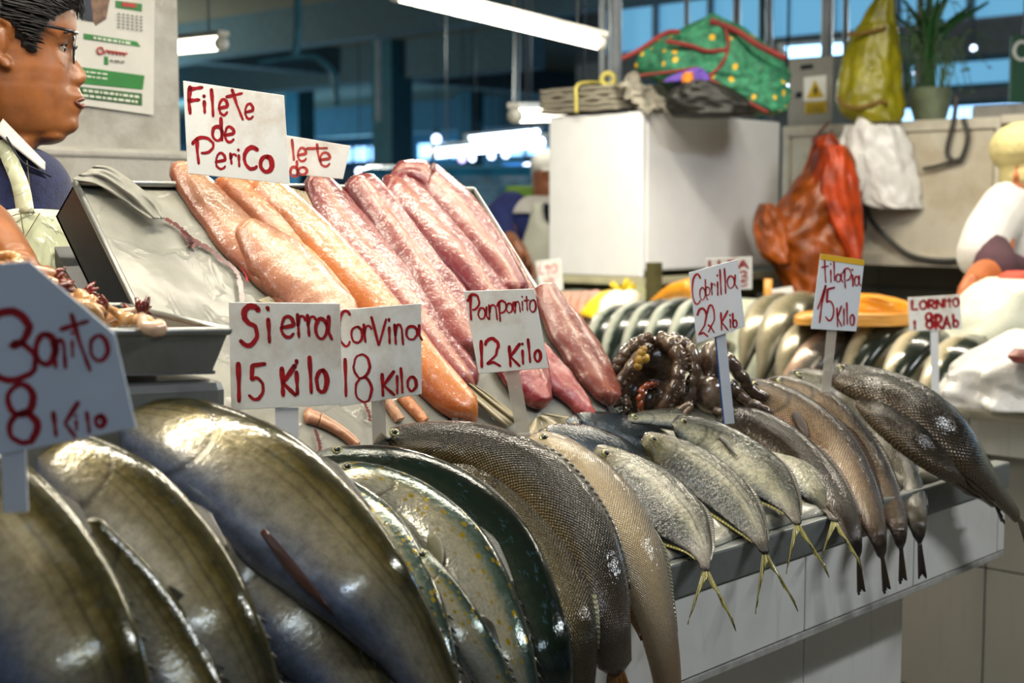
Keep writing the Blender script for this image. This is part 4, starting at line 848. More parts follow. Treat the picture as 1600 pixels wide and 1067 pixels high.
# pampanos
pan = dict(thick=.36, tail=(.088, .030, .85), dorsal=(.45, .92, .006), anal=(.5, .92, .006), eye=.0055, sec=1.0, tailm=fn_yel, pect=(.27, .055, .0045, .1), pectm=fn_dark)
for lb, pts, mm, kw in [
    ('slate-blue headed pampano at the back, touching the big corvina', [(842, 684, .285, 10, 1), (872, 684, .28, 20, 1), (920, 694, .27, 28, 1), (970, 712, .255, 27, 1), (1010, 735, .245, 18, 1), (1035, 752, .24, 8, 1)], fm_slt, dict(tail=None, pect=None)),
    ('pampano at the back beside the acrylic sign stake', [(885, 664, .325, 8, 1), (920, 664, .32, 20, 1), (980, 676, .305, 26, 1), (1035, 698, .285, 24, 1), (1070, 720, .27, 10, 1)], fm_slt, dict(tail=None, pect=None)),
    ('olive pampano behind the others, in front of the octopus', [(980, 656, .33, 6), (1020, 654, .32, 14), (1080, 660, .30, 20), (1140, 680, .27, 18), (1170, 700, .25, 8)], fm_pan, dict(tail=None, pect=None)),
    ('silver pampano under the blue stake of the Cabrilla sign', [(1100, 655, .31, 8), (1125, 672, .29, 22), (1180, 693, .235, 36), (1235, 728, .16, 42), (1278, 772, .085, 28), (1298, 800, .05, 11), (1304, 815, .03, 7)], fm_pan, {}),
    ('cream-bellied silver pampano, middle of the row', [(1050, 662, .26, 10), (1075, 675, .245, 26), (1130, 704, .195, 40), (1185, 745, .125, 42), (1222, 780, .07, 24), (1240, 806, .035, 10), (1246, 820, .02, 7)], fm_pan, {}),
    ('grey pampano with dark belly between two silver ones', [(1002, 692, .25, 12), (1030, 702, .235, 26), (1085, 735, .18, 38), (1135, 778, .115, 38), (1172, 822, .055, 22), (1190, 850, .02, 10), (1196, 866, .008, 7)], fm_pao, dict(pect=None)),
    ('nearest pampano with olive head, beside the pale corvina', [(924, 712, .25, 12), (950, 726, .235, 32), (1000, 764, .175, 50), (1050, 812, .105, 50), (1085, 850, .05, 26), (1099, 876, .015, 10), (1103, 892, .0, 8)], fm_pao, dict(pect=None))]:
    fish('pampano', lb, 'fish', pts, mm, fn_dark, G_PAN, **dict(pan, **kw))
# cabrillas and tilapias
cab = dict(thick=.55, tail=(.062, .004, .15), dorsal=(.32, .8, .012), anal=(.6, .8, .012), eye=.006, pect=(.25, .06, .011, -.35), pectm=fn_brn)
for lb, pts, mm, kw in [
    ('dark brown tilapia lying beneath the big one at the counter end', [(1340, 620, .12, 12, 1), (1390, 655, .05, 28, 1), (1445, 700, -.015, 28, 1), (1500, 740, -.05, 20, 1), (1535, 768, -.06, 12, 1), (1552, 782, -.065, 10, 1)], fm_til, dict(tail=(.035, .018, .1), pect=None)),
    ('golden-finned grey cabrilla, rightmost of the hanging ones', [(1228, 598, .32, 10), (1262, 600, .31, 24), (1320, 626, .26, 32), (1380, 690, .17, 33), (1416, 765, .075, 26), (1432, 815, .01, 15), (1437, 848, -.01, 6)], fm_caby, dict(pect=(.40, .055, .010, .75), pectm=fn_gold)),
    ('grey-brown cabrilla second from right of the hanging ones', [(1195, 606, .32, 10), (1230, 612, .305, 24), (1290, 645, .24, 32), (1345, 710, .155, 30), (1386, 785, .06, 23), (1404, 828, .0, 13), (1408, 858, -.01, 6)], fm_cabp, dict(pect=None)),
    ('pinkish cabrilla with reddish gills, head nearest the octopus', [(1150, 606, .31, 12), (1190, 622, .28, 30), (1245, 655, .225, 40), (1300, 705, .155, 40), (1345, 775, .065, 28), (1371, 838, .0, 14), (1379, 872, -.015, 6)], fm_cabp, dict(dorsal=(.3, .75, .018))),
    ('darkest brown cabrilla next to the last silver pampano', [(1120, 652, .29, 10), (1160, 660, .26, 26), (1215, 690, .2, 34), (1270, 740, .125, 34), (1315, 800, .04, 24), (1336, 846, -.005, 11), (1341, 872, -.015, 5)], fm_cab, dict(pect=None)),
    ('large dark scaly tilapia across the far end of the counter', [(1286, 580, .20, 10, 1), (1310, 586, .18, 20, 1), (1370, 606, .10, 32, 1), (1435, 640, .02, 38, 1), (1490, 690, -.04, 35, 1), (1528, 732, -.065, 24, 1), (1560, 772, -.08, 14, 1), (1590, 808, -.09, 9, 1)], fm_til, dict(tail=(.05, .02, .1), thick=.5, pect=None))]:
    fish('tilapia' if 'tilapia' in lb else 'cabrilla', lb, 'fish', pts, mm, fn_brn, 'tilapias at the counter end' if 'tilapia' in lb else G_CAB, **dict(cab, **kw))

# ================================================================== octopus
m_oct = N('octopus_skin'); v = m_oct.coord(); m_oct.set(Base_Color=m_oct.ramp(m_oct.noise(v, 22, 5, .65), [(.3, '#281c15'), (.48, '#4a3829'), (.6, '#655545'), (.78, '#857560')]), Roughness=.22, Coat_Weight=.8, Normal=m_oct.bump(m_oct.noise(v, 90, 4), .5, .002)); m_oct = m_oct.m
m_octr = mat('reddish_octopus_skin', '#8a3d18', .2, coat=.8, var=.25, bump=.3); m_suck = mat('octopus_sucker', '#7a6350', .3, coat=.6, var=.15); m_yelf = mat('yellow_ochre_flesh', '#b08a34', .3, var=.3, vs=80, bump=.5, bs=90)
def octo(label, arms, blobs, dref):
    o = thing('octopus', P(*blobs[0][:2], dref), label, 'octopus')
    mb = MB()
    for x, y, dd, rx, ry in blobs:
        q = P(x, y, dref+dd); k = (dref+dd)/FPX; mb.ball(q, (rx*k, ry*k, min(rx, ry)*k*.8), 18, 0, (RT, UPV, FW))
    me = mb.build('mantle', m_oct, o, True); tx = me.modifiers.new('remesh', 'REMESH'); tx.mode = 'VOXEL'; tx.voxel_size = .004; tx.use_smooth_shade = True; sm = me.modifiers.new('smooth', 'SMOOTH'); sm.iterations = 8; sm.factor = .6
    for pts, r0, r1, mm, side in arms:
        q = cat([P(x, y, dref+dd) for x, y, dd in pts], 40); k = dref/FPX
        q = q+np.array([[.0015*math.sin(i*.9), .0015*math.cos(i*.7), 0] for i in range(40)])
        b = MB(); b.tube(q, np.linspace(r0, r1, 40)*k*(1+.06*np.sin(np.arange(40)*1.3)), 12); a = b.build('tentacle', mm, o, True)
        if side:
            b = MB(); T = np.gradient(q, axis=0)
            for i in range(2, 38, 2):
                t = unit(T[i]); s = unit(np.cross(t, FW))*side; rr_ = (r0+(r1-r0)*i/39)*k
                for e in (.35, -.25):
                    c = q[i]+unit(s-FW*(.75+e))*rr_*.97; n_ = unit(c-q[i]); x_ = unit(np.cross(n_, t)); b.ball(c, (rr_*.2, rr_*.2, rr_*.13), 8, 0, (t, x_, n_))
            b.build('suckers', m_suck, a, True)
    return o
octo('dark brown octopus heaped with suckered arms at the foot of the fillet tray', [
    ([(1020, 528, 0), (985, 545, 0), (965, 575, .0), (955, 590, .01)], 13, 9, m_oct, -1),
    ([(1010, 545, -.02), (985, 575, -.03), (968, 598, -.03), (950, 612, -.03), (955, 630, -.03), (975, 628, -.03)], 12, 7, m_oct, 1),
    ([(1030, 530, -.01), (1050, 540, -.03), (1062, 565, -.04), (1055, 600, -.05), (1040, 630, -.05), (1030, 652, -.04)], 14, 9, m_oct, 1),
    ([(1050, 530, -.0), (1078, 545, -.02), (1086, 575, -.03), (1078, 610, -.03), (1068, 640, -.03)], 12, 8, m_oct, -1),
    ([(975, 620, -.02), (980, 640, -.03), (968, 655, -.03), (990, 662, -.03), (1005, 650, -.03)], 9, 5, m_oct, 1),
    ([(1025, 600, -.02), (1008, 604, -.04), (1000, 622, -.045), (1002, 645, -.04)], 6, 4, m_octr, 0),
    ([(1040, 655, -.05), (1062, 640, -.06), (1078, 632, -.06), (1070, 655, -.07), (1085, 664, -.06)], 7, 4, m_oct, 0),
    ([(1015, 540, -.03), (1000, 555, -.035), (992, 580, -.04)], 8, 5, m_oct, 1)],
    [(1030, 560, .03, 60, 36), (1020, 620, .04, 60, 40), (1015, 625, -.01, 22, 24), (1045, 535, .01, 22, 16), (985, 610, .03, 34, 40)], 2.52)
mb = MB()
for x, y, r in ((1003, 552, 8), (1000, 562, 9), (1008, 560, 8), (997, 572, 7), (1006, 546, 6)): mb.ball(P(x, y, 2.455), r*2.46/FPX, 10)
oo = mb.build('yellow_flesh_scrap', m_yelf, None, True); tag(oo, 'small yellow ochre scrap of flesh lying on the octopus', 'scrap')
octo('greyish smooth octopus around the blue stake of the Cabrilla sign', [
    ([(1110, 545, 0), (1135, 560, -.01), (1160, 590, -.01), (1175, 610, -.0), (1200, 622, .0)], 14, 7, m_oct, 0),
    ([(1090, 615, -.03), (1075, 632, -.04), (1060, 650, -.05), (1045, 662, -.05)], 8, 4, m_oct, 0),
    ([(1140, 600, -.02), (1165, 625, -.02), (1195, 640, -.02), (1210, 655, -.02)], 10, 5, m_oct, 0),
    ([(1115, 640, -.04), (1140, 650, -.05), (1165, 652, -.05), (1190, 660, -.04)], 8, 4, m_oct, 0)],
    [(1108, 615, -.03, 27, 30), (1112, 565, 0, 22, 34), (1140, 630, .01, 34, 26), (1095, 645, -.01, 30, 16)], 2.55)

# ================================================================== price signs of the front stall
sign('white corner-cut sign reading Bonito 8 Kilo at the left border', [(-62, 416), (46, 408), (179, 521), (213, 668), (-62, 724)], 1.22,
     [('3', -4, 487, 58, 594, 11), ('o', 55, 521, 88, 570, 10), ('n', 84, 528, 104, 575, 7), ('i', 109, 520, 117, 557, 5), ('τ', 97, 492, 140, 577, 7), ('o', 140, 523, 170, 565, 7), ('8', 9, 600, 60, 693, 10), ('l', 80, 645, 92, 681, 7), ('<', 100, 630, 122, 682, 7), ('i', 114, 650, 124, 672, 5), ('l', 132, 645, 144, 676, 6), ('o', 149, 649, 164, 667, 8)], 9, yaw=10, mcard=m_card2, stake=((20, 690), (25, 800), 38), th=.004)
sign('white sign reading Sierra 15 Kilo on a white stake', [(357, 472), (531, 474), (535, 632), (361, 641)], 1.86,
     [('S', 374, 477, 406, 540, 8), ('i', 410, 481, 428, 534, 6), ('e', 438, 494, 461, 527, 5.5), ('r', 462, 490, 478, 526, 5), ('r', 478, 491, 495, 524, 5), ('a', 493, 492, 517, 530, 5.5), ('1', 370, 568, 376, 627, 7), ('5', 389, 568, 414, 624, 6), ('K', 437, 571, 461, 618, 7), ('i', 458, 564, 469, 615, 6), ('l', 481, 559, 489, 613, 6), ('o', 494, 578, 512, 613, 7)], 7, yaw=4, mcard=m_card, stake=((448, 636), (449, 712), 36))
sign('white sign reading Corvina 18 Kilo on a clear stake, behind the Sierra sign', [(528, 484), (658, 474), (659, 616), (528, 636)], 1.93,
     [('C', 529, 485, 547, 541, 4), ('o', 548, 510, 567, 536, 4), ('r', 566, 506, 581, 534, 4), ('V', 580, 496, 603, 540, 4), ('i', 604, 499, 612, 536, 4), ('n', 616, 505, 630, 538, 4), ('a', 634, 506, 658, 531, 4), ('1', 536, 561, 544, 618, 5), ('8', 551, 552, 582, 629, 4), ('K', 594, 581, 616, 618, 5), ('I', 617, 588, 624, 615, 4), ('l', 624, 576, 631, 613, 4), ('o', 636, 588, 651, 611, 4.5)], 4, yaw=8, stake=((591, 622), (593, 694), 22), stakem=m_clear)
sign('white sign reading Panpanito 12 Kilo on a clear acrylic stake', [(724, 455), (835, 451), (857, 575), (748, 584)], 2.1,
     [('P', 731, 459, 749, 499, 4), ('a', 747, 478, 762, 499, 2.8), ('n', 763, 475, 777, 499, 2.8), ('P', 777, 469, 791, 501, 3.2), ('a', 791, 471, 804, 489, 2.6), ('n', 804, 470, 813, 487, 2.4), ('i', 814, 463, 818, 485, 2.2), ('t', 819, 463, 827, 485, 2.2), ('o', 827, 468, 838, 488, 2.8), ('1', 749, 533, 756, 573, 5), ('2', 758, 529, 782, 571, 4.5), ('K', 794, 538, 812, 572, 4.5), ('i', 813, 537, 820, 568, 4), ('l', 822, 530, 832, 566, 4), ('o', 835, 547, 845, 565, 4.5)], 4, yaw=0, stake=((800, 578), (820, 690), 22), stakem=m_clear)
sign('tilted white sign reading Cabrilla 22 Kilo on a blue-edged stake', [(1076, 426), (1152, 405), (1164, 510), (1089, 537)], 2.43,
     [('C', 1081, 428, 1095, 475, 2.6), ('a', 1093, 446, 1105, 469, 2), ('b', 1101, 437, 1110, 462, 2), ('r', 1110, 441, 1118, 461, 2.2), ('i', 1118, 430, 1124, 461, 2.6), ('l', 1123, 421, 1129, 460, 2.6), ('l', 1130, 420, 1136, 458, 2.6), ('a', 1136, 428, 1151, 451, 2.2), ('2', 1090, 482, 1106, 525, 3), ('Q', 1105, 476, 1116, 519, 2.6), ('K', 1125, 486, 1137, 516, 2.8), ('i', 1138, 492, 1144, 512, 2.6), ('b', 1144, 490, 1152, 512, 2.8)], 2.8, yaw=-12, mcard=m_card2, stake=((1126, 520), (1140, 662), 15), stakem=m_bstake, extra='blue')
sign('white sign with yellow top band reading Tilapia 15 Kilo', [(1282, 396), (1351, 406), (1338, 518), (1267, 514)], 2.55,
     [('t', 1284, 407, 1294, 441, 2.4), ('i', 1296, 412, 1300, 441, 2.2), ('l', 1302, 409, 1305, 439, 2.2), ('a', 1306, 426, 1316, 441, 2.2), ('P', 1317, 418, 1330, 450, 2.3), ('i', 1329, 421, 1335, 447, 2.6), ('a', 1335, 429, 1344, 447, 2.2), ('J', 1276, 447, 1291, 504, 3), ('5', 1290, 449, 1304, 501, 3), ('K', 1307, 478, 1315, 510, 2.4), ('I', 1317, 483, 1320, 508, 2.4), ('l', 1322, 473, 1325, 507, 2.4), ('o', 1328, 491, 1335, 509, 2.6)], 3, yaw=-6, mcard=m_card2, band=[(1282, 396), (1351, 406), (1350, 415), (1281, 405)], stake=((1300, 514), (1290, 612), 15), stakem=m_clear)
sign('large white sign reading Filete de Perico above the orange fillets', [(286, 126), (444, 149), (453, 288), (293, 271)], 2.12,
     [('F', 293, 137, 316, 177, 6), ('i', 314, 150, 324, 176, 5), ('l', 328, 140, 336, 181, 5), ('e', 341, 155, 357, 180, 4.5), ('τ', 354, 140, 379, 186, 4.5), ('e', 382, 162, 397, 186, 4), ('d', 331, 185, 350, 220, 5), ('e', 350, 198, 367, 222, 4.5), ('P', 301, 214, 334, 255, 5), ('e', 336, 239, 354, 264, 4), ('r', 358, 239, 370, 256, 4), ('i', 369, 234, 377, 260, 4), ('C', 381, 230, 402, 264, 6), ('o', 406, 244, 426, 269, 7)], 5, yaw=14, stake=((372, 235), (373, 276), 20), stakem=m_clear)
sign('white sign with faded red lettering half hidden behind the Filete de Perico sign', [(440, 210), (548, 228), (536, 280), (436, 270)], 2.3,
     [('l', 453, 219, 463, 250, 4), ('e', 464, 231, 480, 252, 4), ('T', 480, 226, 512, 253, 4), ('e', 499, 238, 517, 260, 4), ('d', 453, 252, 467, 276, 4), ('o', 466, 261, 480, 273, 4)], 4, yaw=14, mpaint=m_red2, stake=((490, 258), (491, 274), 18), stakem=m_clear)

# ================================================================== neighbouring stall
X2 = 3.48
c2 = thing('market_counter', (X2+.4, .8, 0), 'white tiled counter of the stall behind, with pale rounded lip', 'counter')
zl = onX(1540, 640, X2)[2]
b = MB(); b.box((X2-.02, -2.2, zl-.025), (X2+.6, 2.6, zl)); b.build('top_lip', mat('pale_counter_lip', '#c9c6b6', .35, var=.08, coat=.3), c2, bevel=.012)
yy = onX(1530, 950, X2+.03)[1]; ts = .36; b = MB(); b2 = MB(); b3 = MB()
zr = onX(1560, 712, X2)[2]
for k in range(-9, 8):
    y0, y1 = yy+ts*k, yy+ts*(k+1)
    o0 = .0 ; b.box((X2, y0+.002+.03, zr), (X2+.012, y1-.002+.03, zl-.026))
b.build('upper_tiles', m_tile, c2, bevel=.002)
zg = onX(1530, 886, X2+.06)[2]
for k in range(-9, 8):
    y0, y1 = yy+ts*k, yy+ts*(k+1)
    b2.box((X2+.06, y0+.002, zg+.002), (X2+.072, y1-.002, zr+.02)); b2.box((X2+.06, y0+.002, zg-.36), (X2+.072, y1-.002, zg-.002)); b2.box((X2+.06, y0+.002, .01), (X2+.072, y1-.002, zg-.364))
b2.build('base_tiles', tile_mat('grey_white_tile', '#8f8d86'), c2, bevel=.002)
b = MB(); b.box((X2+.07, -2.2, 0), (X2+.58, 2.6, zl-.03)); b.box((X2+.01, -2.2, zr), (X2+.1, 2.6, zl-.027)); b.build('core', m_grout, c2)
# ice bank under plastic on that counter
def bank_z(x): return zl+.01+np.clip(x-X2, 0, .5)*.42
G = [[(X2+.01+.5*j/19, -.6+3.1*i/99, bank_z(.01+X2+.5*j/19)+.012*noise.noise(Vector((i*.25, j*.4, 2)))) for j in range(20)] for i in range(100)]
tag(sheet('plastic_liner', G, .004, film_mat('pale_green_white_plastic', '#c6cbb8', '#a3aa98', .3, .4, scale=7)), 'white plastic over the ice bank of the stall behind', 'plastic liner')
fm_mac = fish_mat('mackerel_skin', [(0, '#d6d8cc'), (.33, '#c2c6b8'), (.46, '#6f7c72'), (.54, '#1c2622'), (1, '#101815')], .2, .15, mott=.15, wet=.8, bumpy=.1)
fm_gre = fish_mat('greenish_back_skin', [(0, '#d6d2bd'), (.3, '#cdbf9f'), (.46, '#8c8468'), (.54, '#232b24'), (1, '#141a15')], .22, .15, mott=.25, wet=.8, bumpy=.1)
fm_ols = fish_mat('olive_silver_skin', [(0, '#b9b4a0'), (.35, '#b3a78a'), (.6, '#7a745c'), (1, '#35332a')], .25, .3, mott=.3, wet=.7)
W2 = np.array([-.85, -.05, .5]); D2 = RT*.9+np.array([0, 0, .3])
def fish2(label, x, y, sc, mm, group, hk=1., dx=0, lift=0., name='mackerel', bend=1.):
    """hangs tail-down over the front of the neighbouring counter; x, y: pixel of the bend"""
    pts = [(x+52*sc, y-22*sc, X2+.26-lift, 9*sc*hk), (x+36*sc, y-17*sc, X2+.2-lift, 17*sc*hk), (x+12*sc, y, X2+.1-lift, 21*sc*hk), (x-6*sc*bend, y+34*sc, X2+.03-lift, 18*sc*hk), (x-16*sc*bend, y+72*sc, X2-.01-lift, 9*sc*hk), (x-24*sc*bend+dx, y+100*sc, X2-.02-lift, 4*sc*hk)]
    return fish(name, label, 'fish', pts, mm, fn_gry, group, thick=.5, W0=W2, Dref=D2, tail=(.04, .03, .6), eye=.006, place=onX, nring=30)
gm = 'mackerels hanging over the counter of the stall behind'
for i, (x, y, nm) in enumerate([(1068, 492, 'rightmost upper mackerel, beside the Cabrilla sign'), (1030, 497, 'upper mackerel second from the Cabrilla sign'), (997, 500, 'upper mackerel third from the Cabrilla sign'), (966, 502, 'upper mackerel fourth from the Cabrilla sign'), (936, 506, 'leftmost upper mackerel, next to the white sacks')]):
    fish2(nm, x, y, 1.05, fm_mac, gm)
for i, (x, y, nm) in enumerate([(1090, 560, 'lower mackerel half behind the Cabrilla sign'), (1024, 556, 'lower mackerel just above the octopus'), (985, 556, 'lower mackerel above the octopus, left of the other'), (950, 560, 'lower mackerel near the foot of the fillet tray'), (925, 568, 'lowest left mackerel touching the fillet tray rim')]):
    fish2(nm, x, y, .9, fm_mac, gm, lift=.05)
gs = 'olive silver fish between the two tall signs'
fish2('olive fish just right of the Cabrilla sign, the farthest of three', 1180, 490, 1.0, fm_ols, gs, 1.1, name='hanging_fish')
fish2('olive silver fish with its back arched highest, between the two tall signs', 1212, 492, 1.15, fm_ols, gs, 1.1, name='hanging_fish', lift=.03)
fish2('olive silver fish lying in front of the arched one', 1240, 522, 1.05, fm_ols, gs, 1.1, name='hanging_fish', lift=.06)
fish2('pink-bellied fish left of the Tilapia sign stake', 1262, 548, 1.25, fish_mat('pinkish_silver_skin', [(0, '#d9b8a0'), (.4, '#c9a890'), (.6, '#6d665c'), (1, '#2e2c2a')], .25, .25, wet=.8), gs, 1.1, -20, .09, 'hanging_fish', 2.0)
gg = 'green-backed fish right of the Tilapia sign'
fish2('green-backed fish directly right of the Tilapia sign stake', 1350, 530, 1.1, fm_gre, gg, 1.15, name='hanging_fish', lift=.02, bend=1.6)
fish2('green-backed fish left of the small red-lettered sign', 1300, 540, 1.1, fm_gre, gg, 1.15, name='hanging_fish', lift=.03, bend=1.6)
fish2('green-backed fish under the small red-lettered sign', 1412, 545, 1.1, fm_gre, gg, 1.15, name='hanging_fish', lift=.06, bend=1.5)
fish2('green-backed fish beside the white plastic bag, rightmost', 1474, 560, 1.2, fm_gre, gg, 1.2, name='hanging_fish', lift=.09, bend=1.5)
# loft of rings facing the aisle: sacks, bags, clothing
def loft_rows(name, rows, d, thick, m, parent=None, fold=0., fs=20., seed=0, n=72, fwd=None, cap=True, sub=6, fr=8., pinch=1.0):
    """rows: (py, xl, xr[, thickness]) in the photo's pixels at depth d; every row is an elliptic ring"""
    R = []
    for r in rows:
        p = P((r[1]+r[2])/2, r[0], d); R.append([*p, (r[2]-r[1])/2*d/FPX, r[3] if len(r) > 3 else thick])
    q = cat(np.array(R), (len(rows)-1)*sub+1); V = []; F = []; UV = []; m_ = len(q)
    for i in range(m_):
        for k in range(n):
            a = 2*PI*k/n; c, s = math.cos(a), math.sin(a)
            f = 1+fold*noise.noise(Vector((c*fr*.35, s*fr*.35+i*.02, seed+i*.18)))+fold*.5*math.sin(a*fr+3*noise.noise(Vector((i*.2, 0, seed))))-fold*.9*max(0, 1-6*abs(noise.noise(Vector((c*fr*.5, s*fr*.5, seed+20+i*.05)))))*(fold > .05)
            V.append(q[i, :3]+RT*max(.001, q[i, 3])*c*f+FH*max(.001, q[i, 4])*s*f); UV.append((k/n, i/m_))
    F = [(i*n+k, (i+1)*n+k, (i+1)*n+(k+1) % n, i*n+(k+1) % n) for i in range(m_-1) for k in range(n)]
    if cap: F += [tuple(range(n)), tuple((m_-1)*n+k for k in range(n-1, -1, -1))]
    return link(name, mesh_from(name, V, F, True, UV), m, parent)
m_sack = mat('white_woven_sack', '#d9dccb', .5, var=.06, bump=.4, bs=18, bd=.01); m_wbag = mat('white_carrier_plastic', '#e3e1dd', .3, var=.06, coat=.2, bump=.6, bs=14, bd=.012)
tag(loft_rows('white_sack', [(436, 1560, 1600), (446, 1525, 1680), (475, 1495, 1740), (520, 1470, 1760), (560, 1462, 1760), (590, 1465, 1760)], 3.95, .22, m_sack, fold=.05, seed=3), 'big cream white sack on the right, under the worker\'s arm', 'sack')
tag(loft_rows('plastic_bag', [(520, 1590, 1660), (540, 1545, 1720), (565, 1500, 1760), (590, 1480, 1770), (615, 1472, 1770), (634, 1480, 1760)], 3.5, .14, m_wbag, fold=.10, seed=8), 'shiny white plastic bag slumped on the counter lip at far right', 'bag')
tag(loft_rows('pink_fish_piece', [(545, 1585, 1640), (556, 1575, 1660), (566, 1582, 1650)], 3.34, .03, m_fpink, fold=.08, seed=5), 'pink fish piece showing on the white plastic bag at the right border', 'fish piece')
m_or = mat('orange_yellow_plastic', '#e0941c', .4, var=.08, coat=.3, bump=.15, bs=12); m_tan = mat('tan_orange_plastic', '#c98f3e', .4, var=.1)
tag(loft_rows('orange_sack', [(461, 1330, 1380), (468, 1322, 1410), (478, 1318, 1425), (490, 1318, 1430)], 4.05, .1, m_or, fold=.03), 'bright orange-yellow sack behind the Tilapia sign', 'sack')
tag(loft_rows('tan_sack', [(488, 1250, 1425), (496, 1240, 1430), (506, 1240, 1430)], 3.98, .1, m_tan, fold=.03, seed=2), 'flat tan sack under the orange-yellow one', 'sack')
for i, (x, y, nm) in enumerate([(890, 462, 'leftmost pink fillet roll on the stall behind'), (905, 462, 'second pink fillet roll on the stall behind'), (920, 461, 'third pink fillet roll on the stall behind'), (934, 460, 'pink fillet roll next to the yellow sheet')]):
    q = onX(x, y, X2+.36); q1 = onX(x-12, y+34, X2+.16); mb = MB(); mb.tube(cat([q, (q+q1)/2+np.array([0, 0, .01]), q1], 14), .034*np.sqrt(np.clip(np.sin(np.linspace(.1, PI-.1, 14)), .1, 1)), 14); tag(mb.build('fillet_roll', mat('salmon_pink_flesh', '#d98f7a', .3, coat=.5, sss=.1), None, True), nm, 'fillet', 'pink fillet rolls on the stall behind')
m_ylw = mat('yellow_plastic_sheet', '#e2c21a', .4, var=.06); m_wht = mat('white_squid', '#e6e4d2', .3, coat=.5, var=.05)
q = [onX(*c, X2+k) for c, k in (((952, 462), .36), ((975, 462), .36), ((925, 506), .1), ((905, 500), .12))]; G = [[q[0]*(1-i/7)*(1-j/7)+q[1]*(1-i/7)*(j/7)+q[3]*(i/7)*(1-j/7)+q[2]*(i/7)*(j/7)+np.array([0, 0, .02*math.sin(i/7*PI)+.02]) for j in range(8)] for i in range(8)]
tag(sheet('yellow_sheet', G, .002, m_ylw), 'bright yellow plastic sheet between pink rolls and white squid', 'plastic sheet')
for i, (x, y, nm) in enumerate([(965, 470, 'white squid tube beside the yellow sheet'), (985, 470, 'white squid tube beside the leftmost mackerel')]):
    q = onX(x+10, y-6, X2+.36); q1 = onX(x-38, y+58, X2+.08); mb = MB(); mb.tube(cat([q, q*.6+q1*.4+np.array([0, 0, .03]), q1], 16), .04*np.sqrt(np.clip(np.sin(np.linspace(.2, PI-.1, 16)), .05, 1)), 14); tag(mb.build('squid', m_wht, None, True), nm, 'squid', 'white squid on the stall behind')
mb = MB(); q = onX(972, 458, X2+.42)
for a in range(7): mb.tube([q, q+unit(RT*math.cos(a*.9-.6)+np.array([0, 0, .9])*abs(math.sin(a*.9+.5))+FH*.2*math.sin(a))*.055], [.012, .004], 6)
tag(mb.build('crumpled_yellow_bag', m_ylw, None, True), 'small crumpled yellow bag tips behind the white squid', 'bag')
q = [onX(*c, X2+.44) for c in ((975, 470), (1001, 440), (1020, 468))]; mb = MB(); mb.add(q+[p+np.array([.004, 0, 0]) for p in q], [(0, 1, 2), (5, 4, 3), (0, 3, 4, 1), (1, 4, 5, 2), (2, 5, 3, 0)]); tag(mb.build('paper_corner', mat('greenish_paper', '#b9bd97', .7)), 'pale greenish paper corner standing behind the mackerels', 'paper')
mb = MB(); mb.tube(cat([onX(1018, 474, X2+.4), onX(1050, 455, X2+.4), onX(1082, 450, X2+.4)], 12), np.linspace(.012, .035, 12), 10); tag(mb.build('orange_fish_strip', m_or, None, True), 'orange rounded strip behind the upper mackerels', 'fish piece')
# signs of that stall
sign('white paper sign with faded pink lettering behind the fillet tray rim', [(836, 408), (876, 404), (880, 452), (846, 462)], 4.85,  [('L', 842, 416, 850, 428, 3), ('T', 852, 414, 860, 428, 3), ('O', 861, 413, 870, 426, 3), ('1', 850, 438, 854, 450, 3), ('2', 858, 436, 866, 448, 3)], 3, mpaint=mat('pink_faded_paint', '#e39a96', .6), yaw=-20, stake=((862, 456), (866, 530), 12))
sign('white sign with red capitals half hidden behind the Cabrilla sign', [(1102, 404), (1175, 401), (1175, 452), (1104, 454)], 4.0, [('L', 1108, 408, 1118, 420, 4), ('I', 1121, 408, 1126, 420, 4), ('Z', 1138, 408, 1150, 420, 4), ('A', 1154, 407, 1169, 419, 4), ('2', 1157, 424, 1168, 433, 3), ('5', 1157, 437, 1168, 447, 2.5)], 4, yaw=-20, stake=((1140, 450), (1142, 520), 12))
sign('small white sign crowded with red capitals right of the Tilapia sign', [(1418, 465), (1500, 460), (1503, 514), (1421, 518)], 3.42, [('L', 1424, 470, 1434, 484, 4), ('O', 1437, 470, 1448, 483, 4), ('R', 1450, 469, 1461, 482, 4), ('N', 1463, 468, 1474, 481, 4), ('I', 1475, 467, 1478, 480, 3), ('T', 1480, 467, 1487, 480, 3), ('O', 1489, 466, 1498, 479, 3.5), ('1', 1428, 502, 1431, 514, 4), ('8', 1446, 489, 1458, 513, 5), ('R', 1461, 492, 1472, 514, 5), ('A', 1474, 494, 1485, 513, 4), ('b', 1488, 492, 1498, 511, 4)], 4, yaw=-20, stake=((1460, 516), (1462, 660), 12))
q = [onX(*c, X2+.3) for c in ((1205, 452), (1236, 447), (1247, 478), (1215, 486))]; mb = MB(); mb.add(q+[p+np.array([.004, 0, 0]) for p in q], [(3, 2, 1, 0), (4, 5, 6, 7), (0, 1, 5, 4), (1, 2, 6, 5), (2, 3, 7, 6), (3, 0, 4, 7)]); tag(mb.build('blank_card', m_card), 'small blank white card below the orange bag', 'card')
q = onX(1200, 460, X2+.45); mb = MB(); mb.tube([q-[0, 0, .06], q+[0, 0, .05]], .014, 12); tag(mb.build('yellow_bottle', m_tan, None, True), 'small tan upright tube left of the blank white card', 'tube')

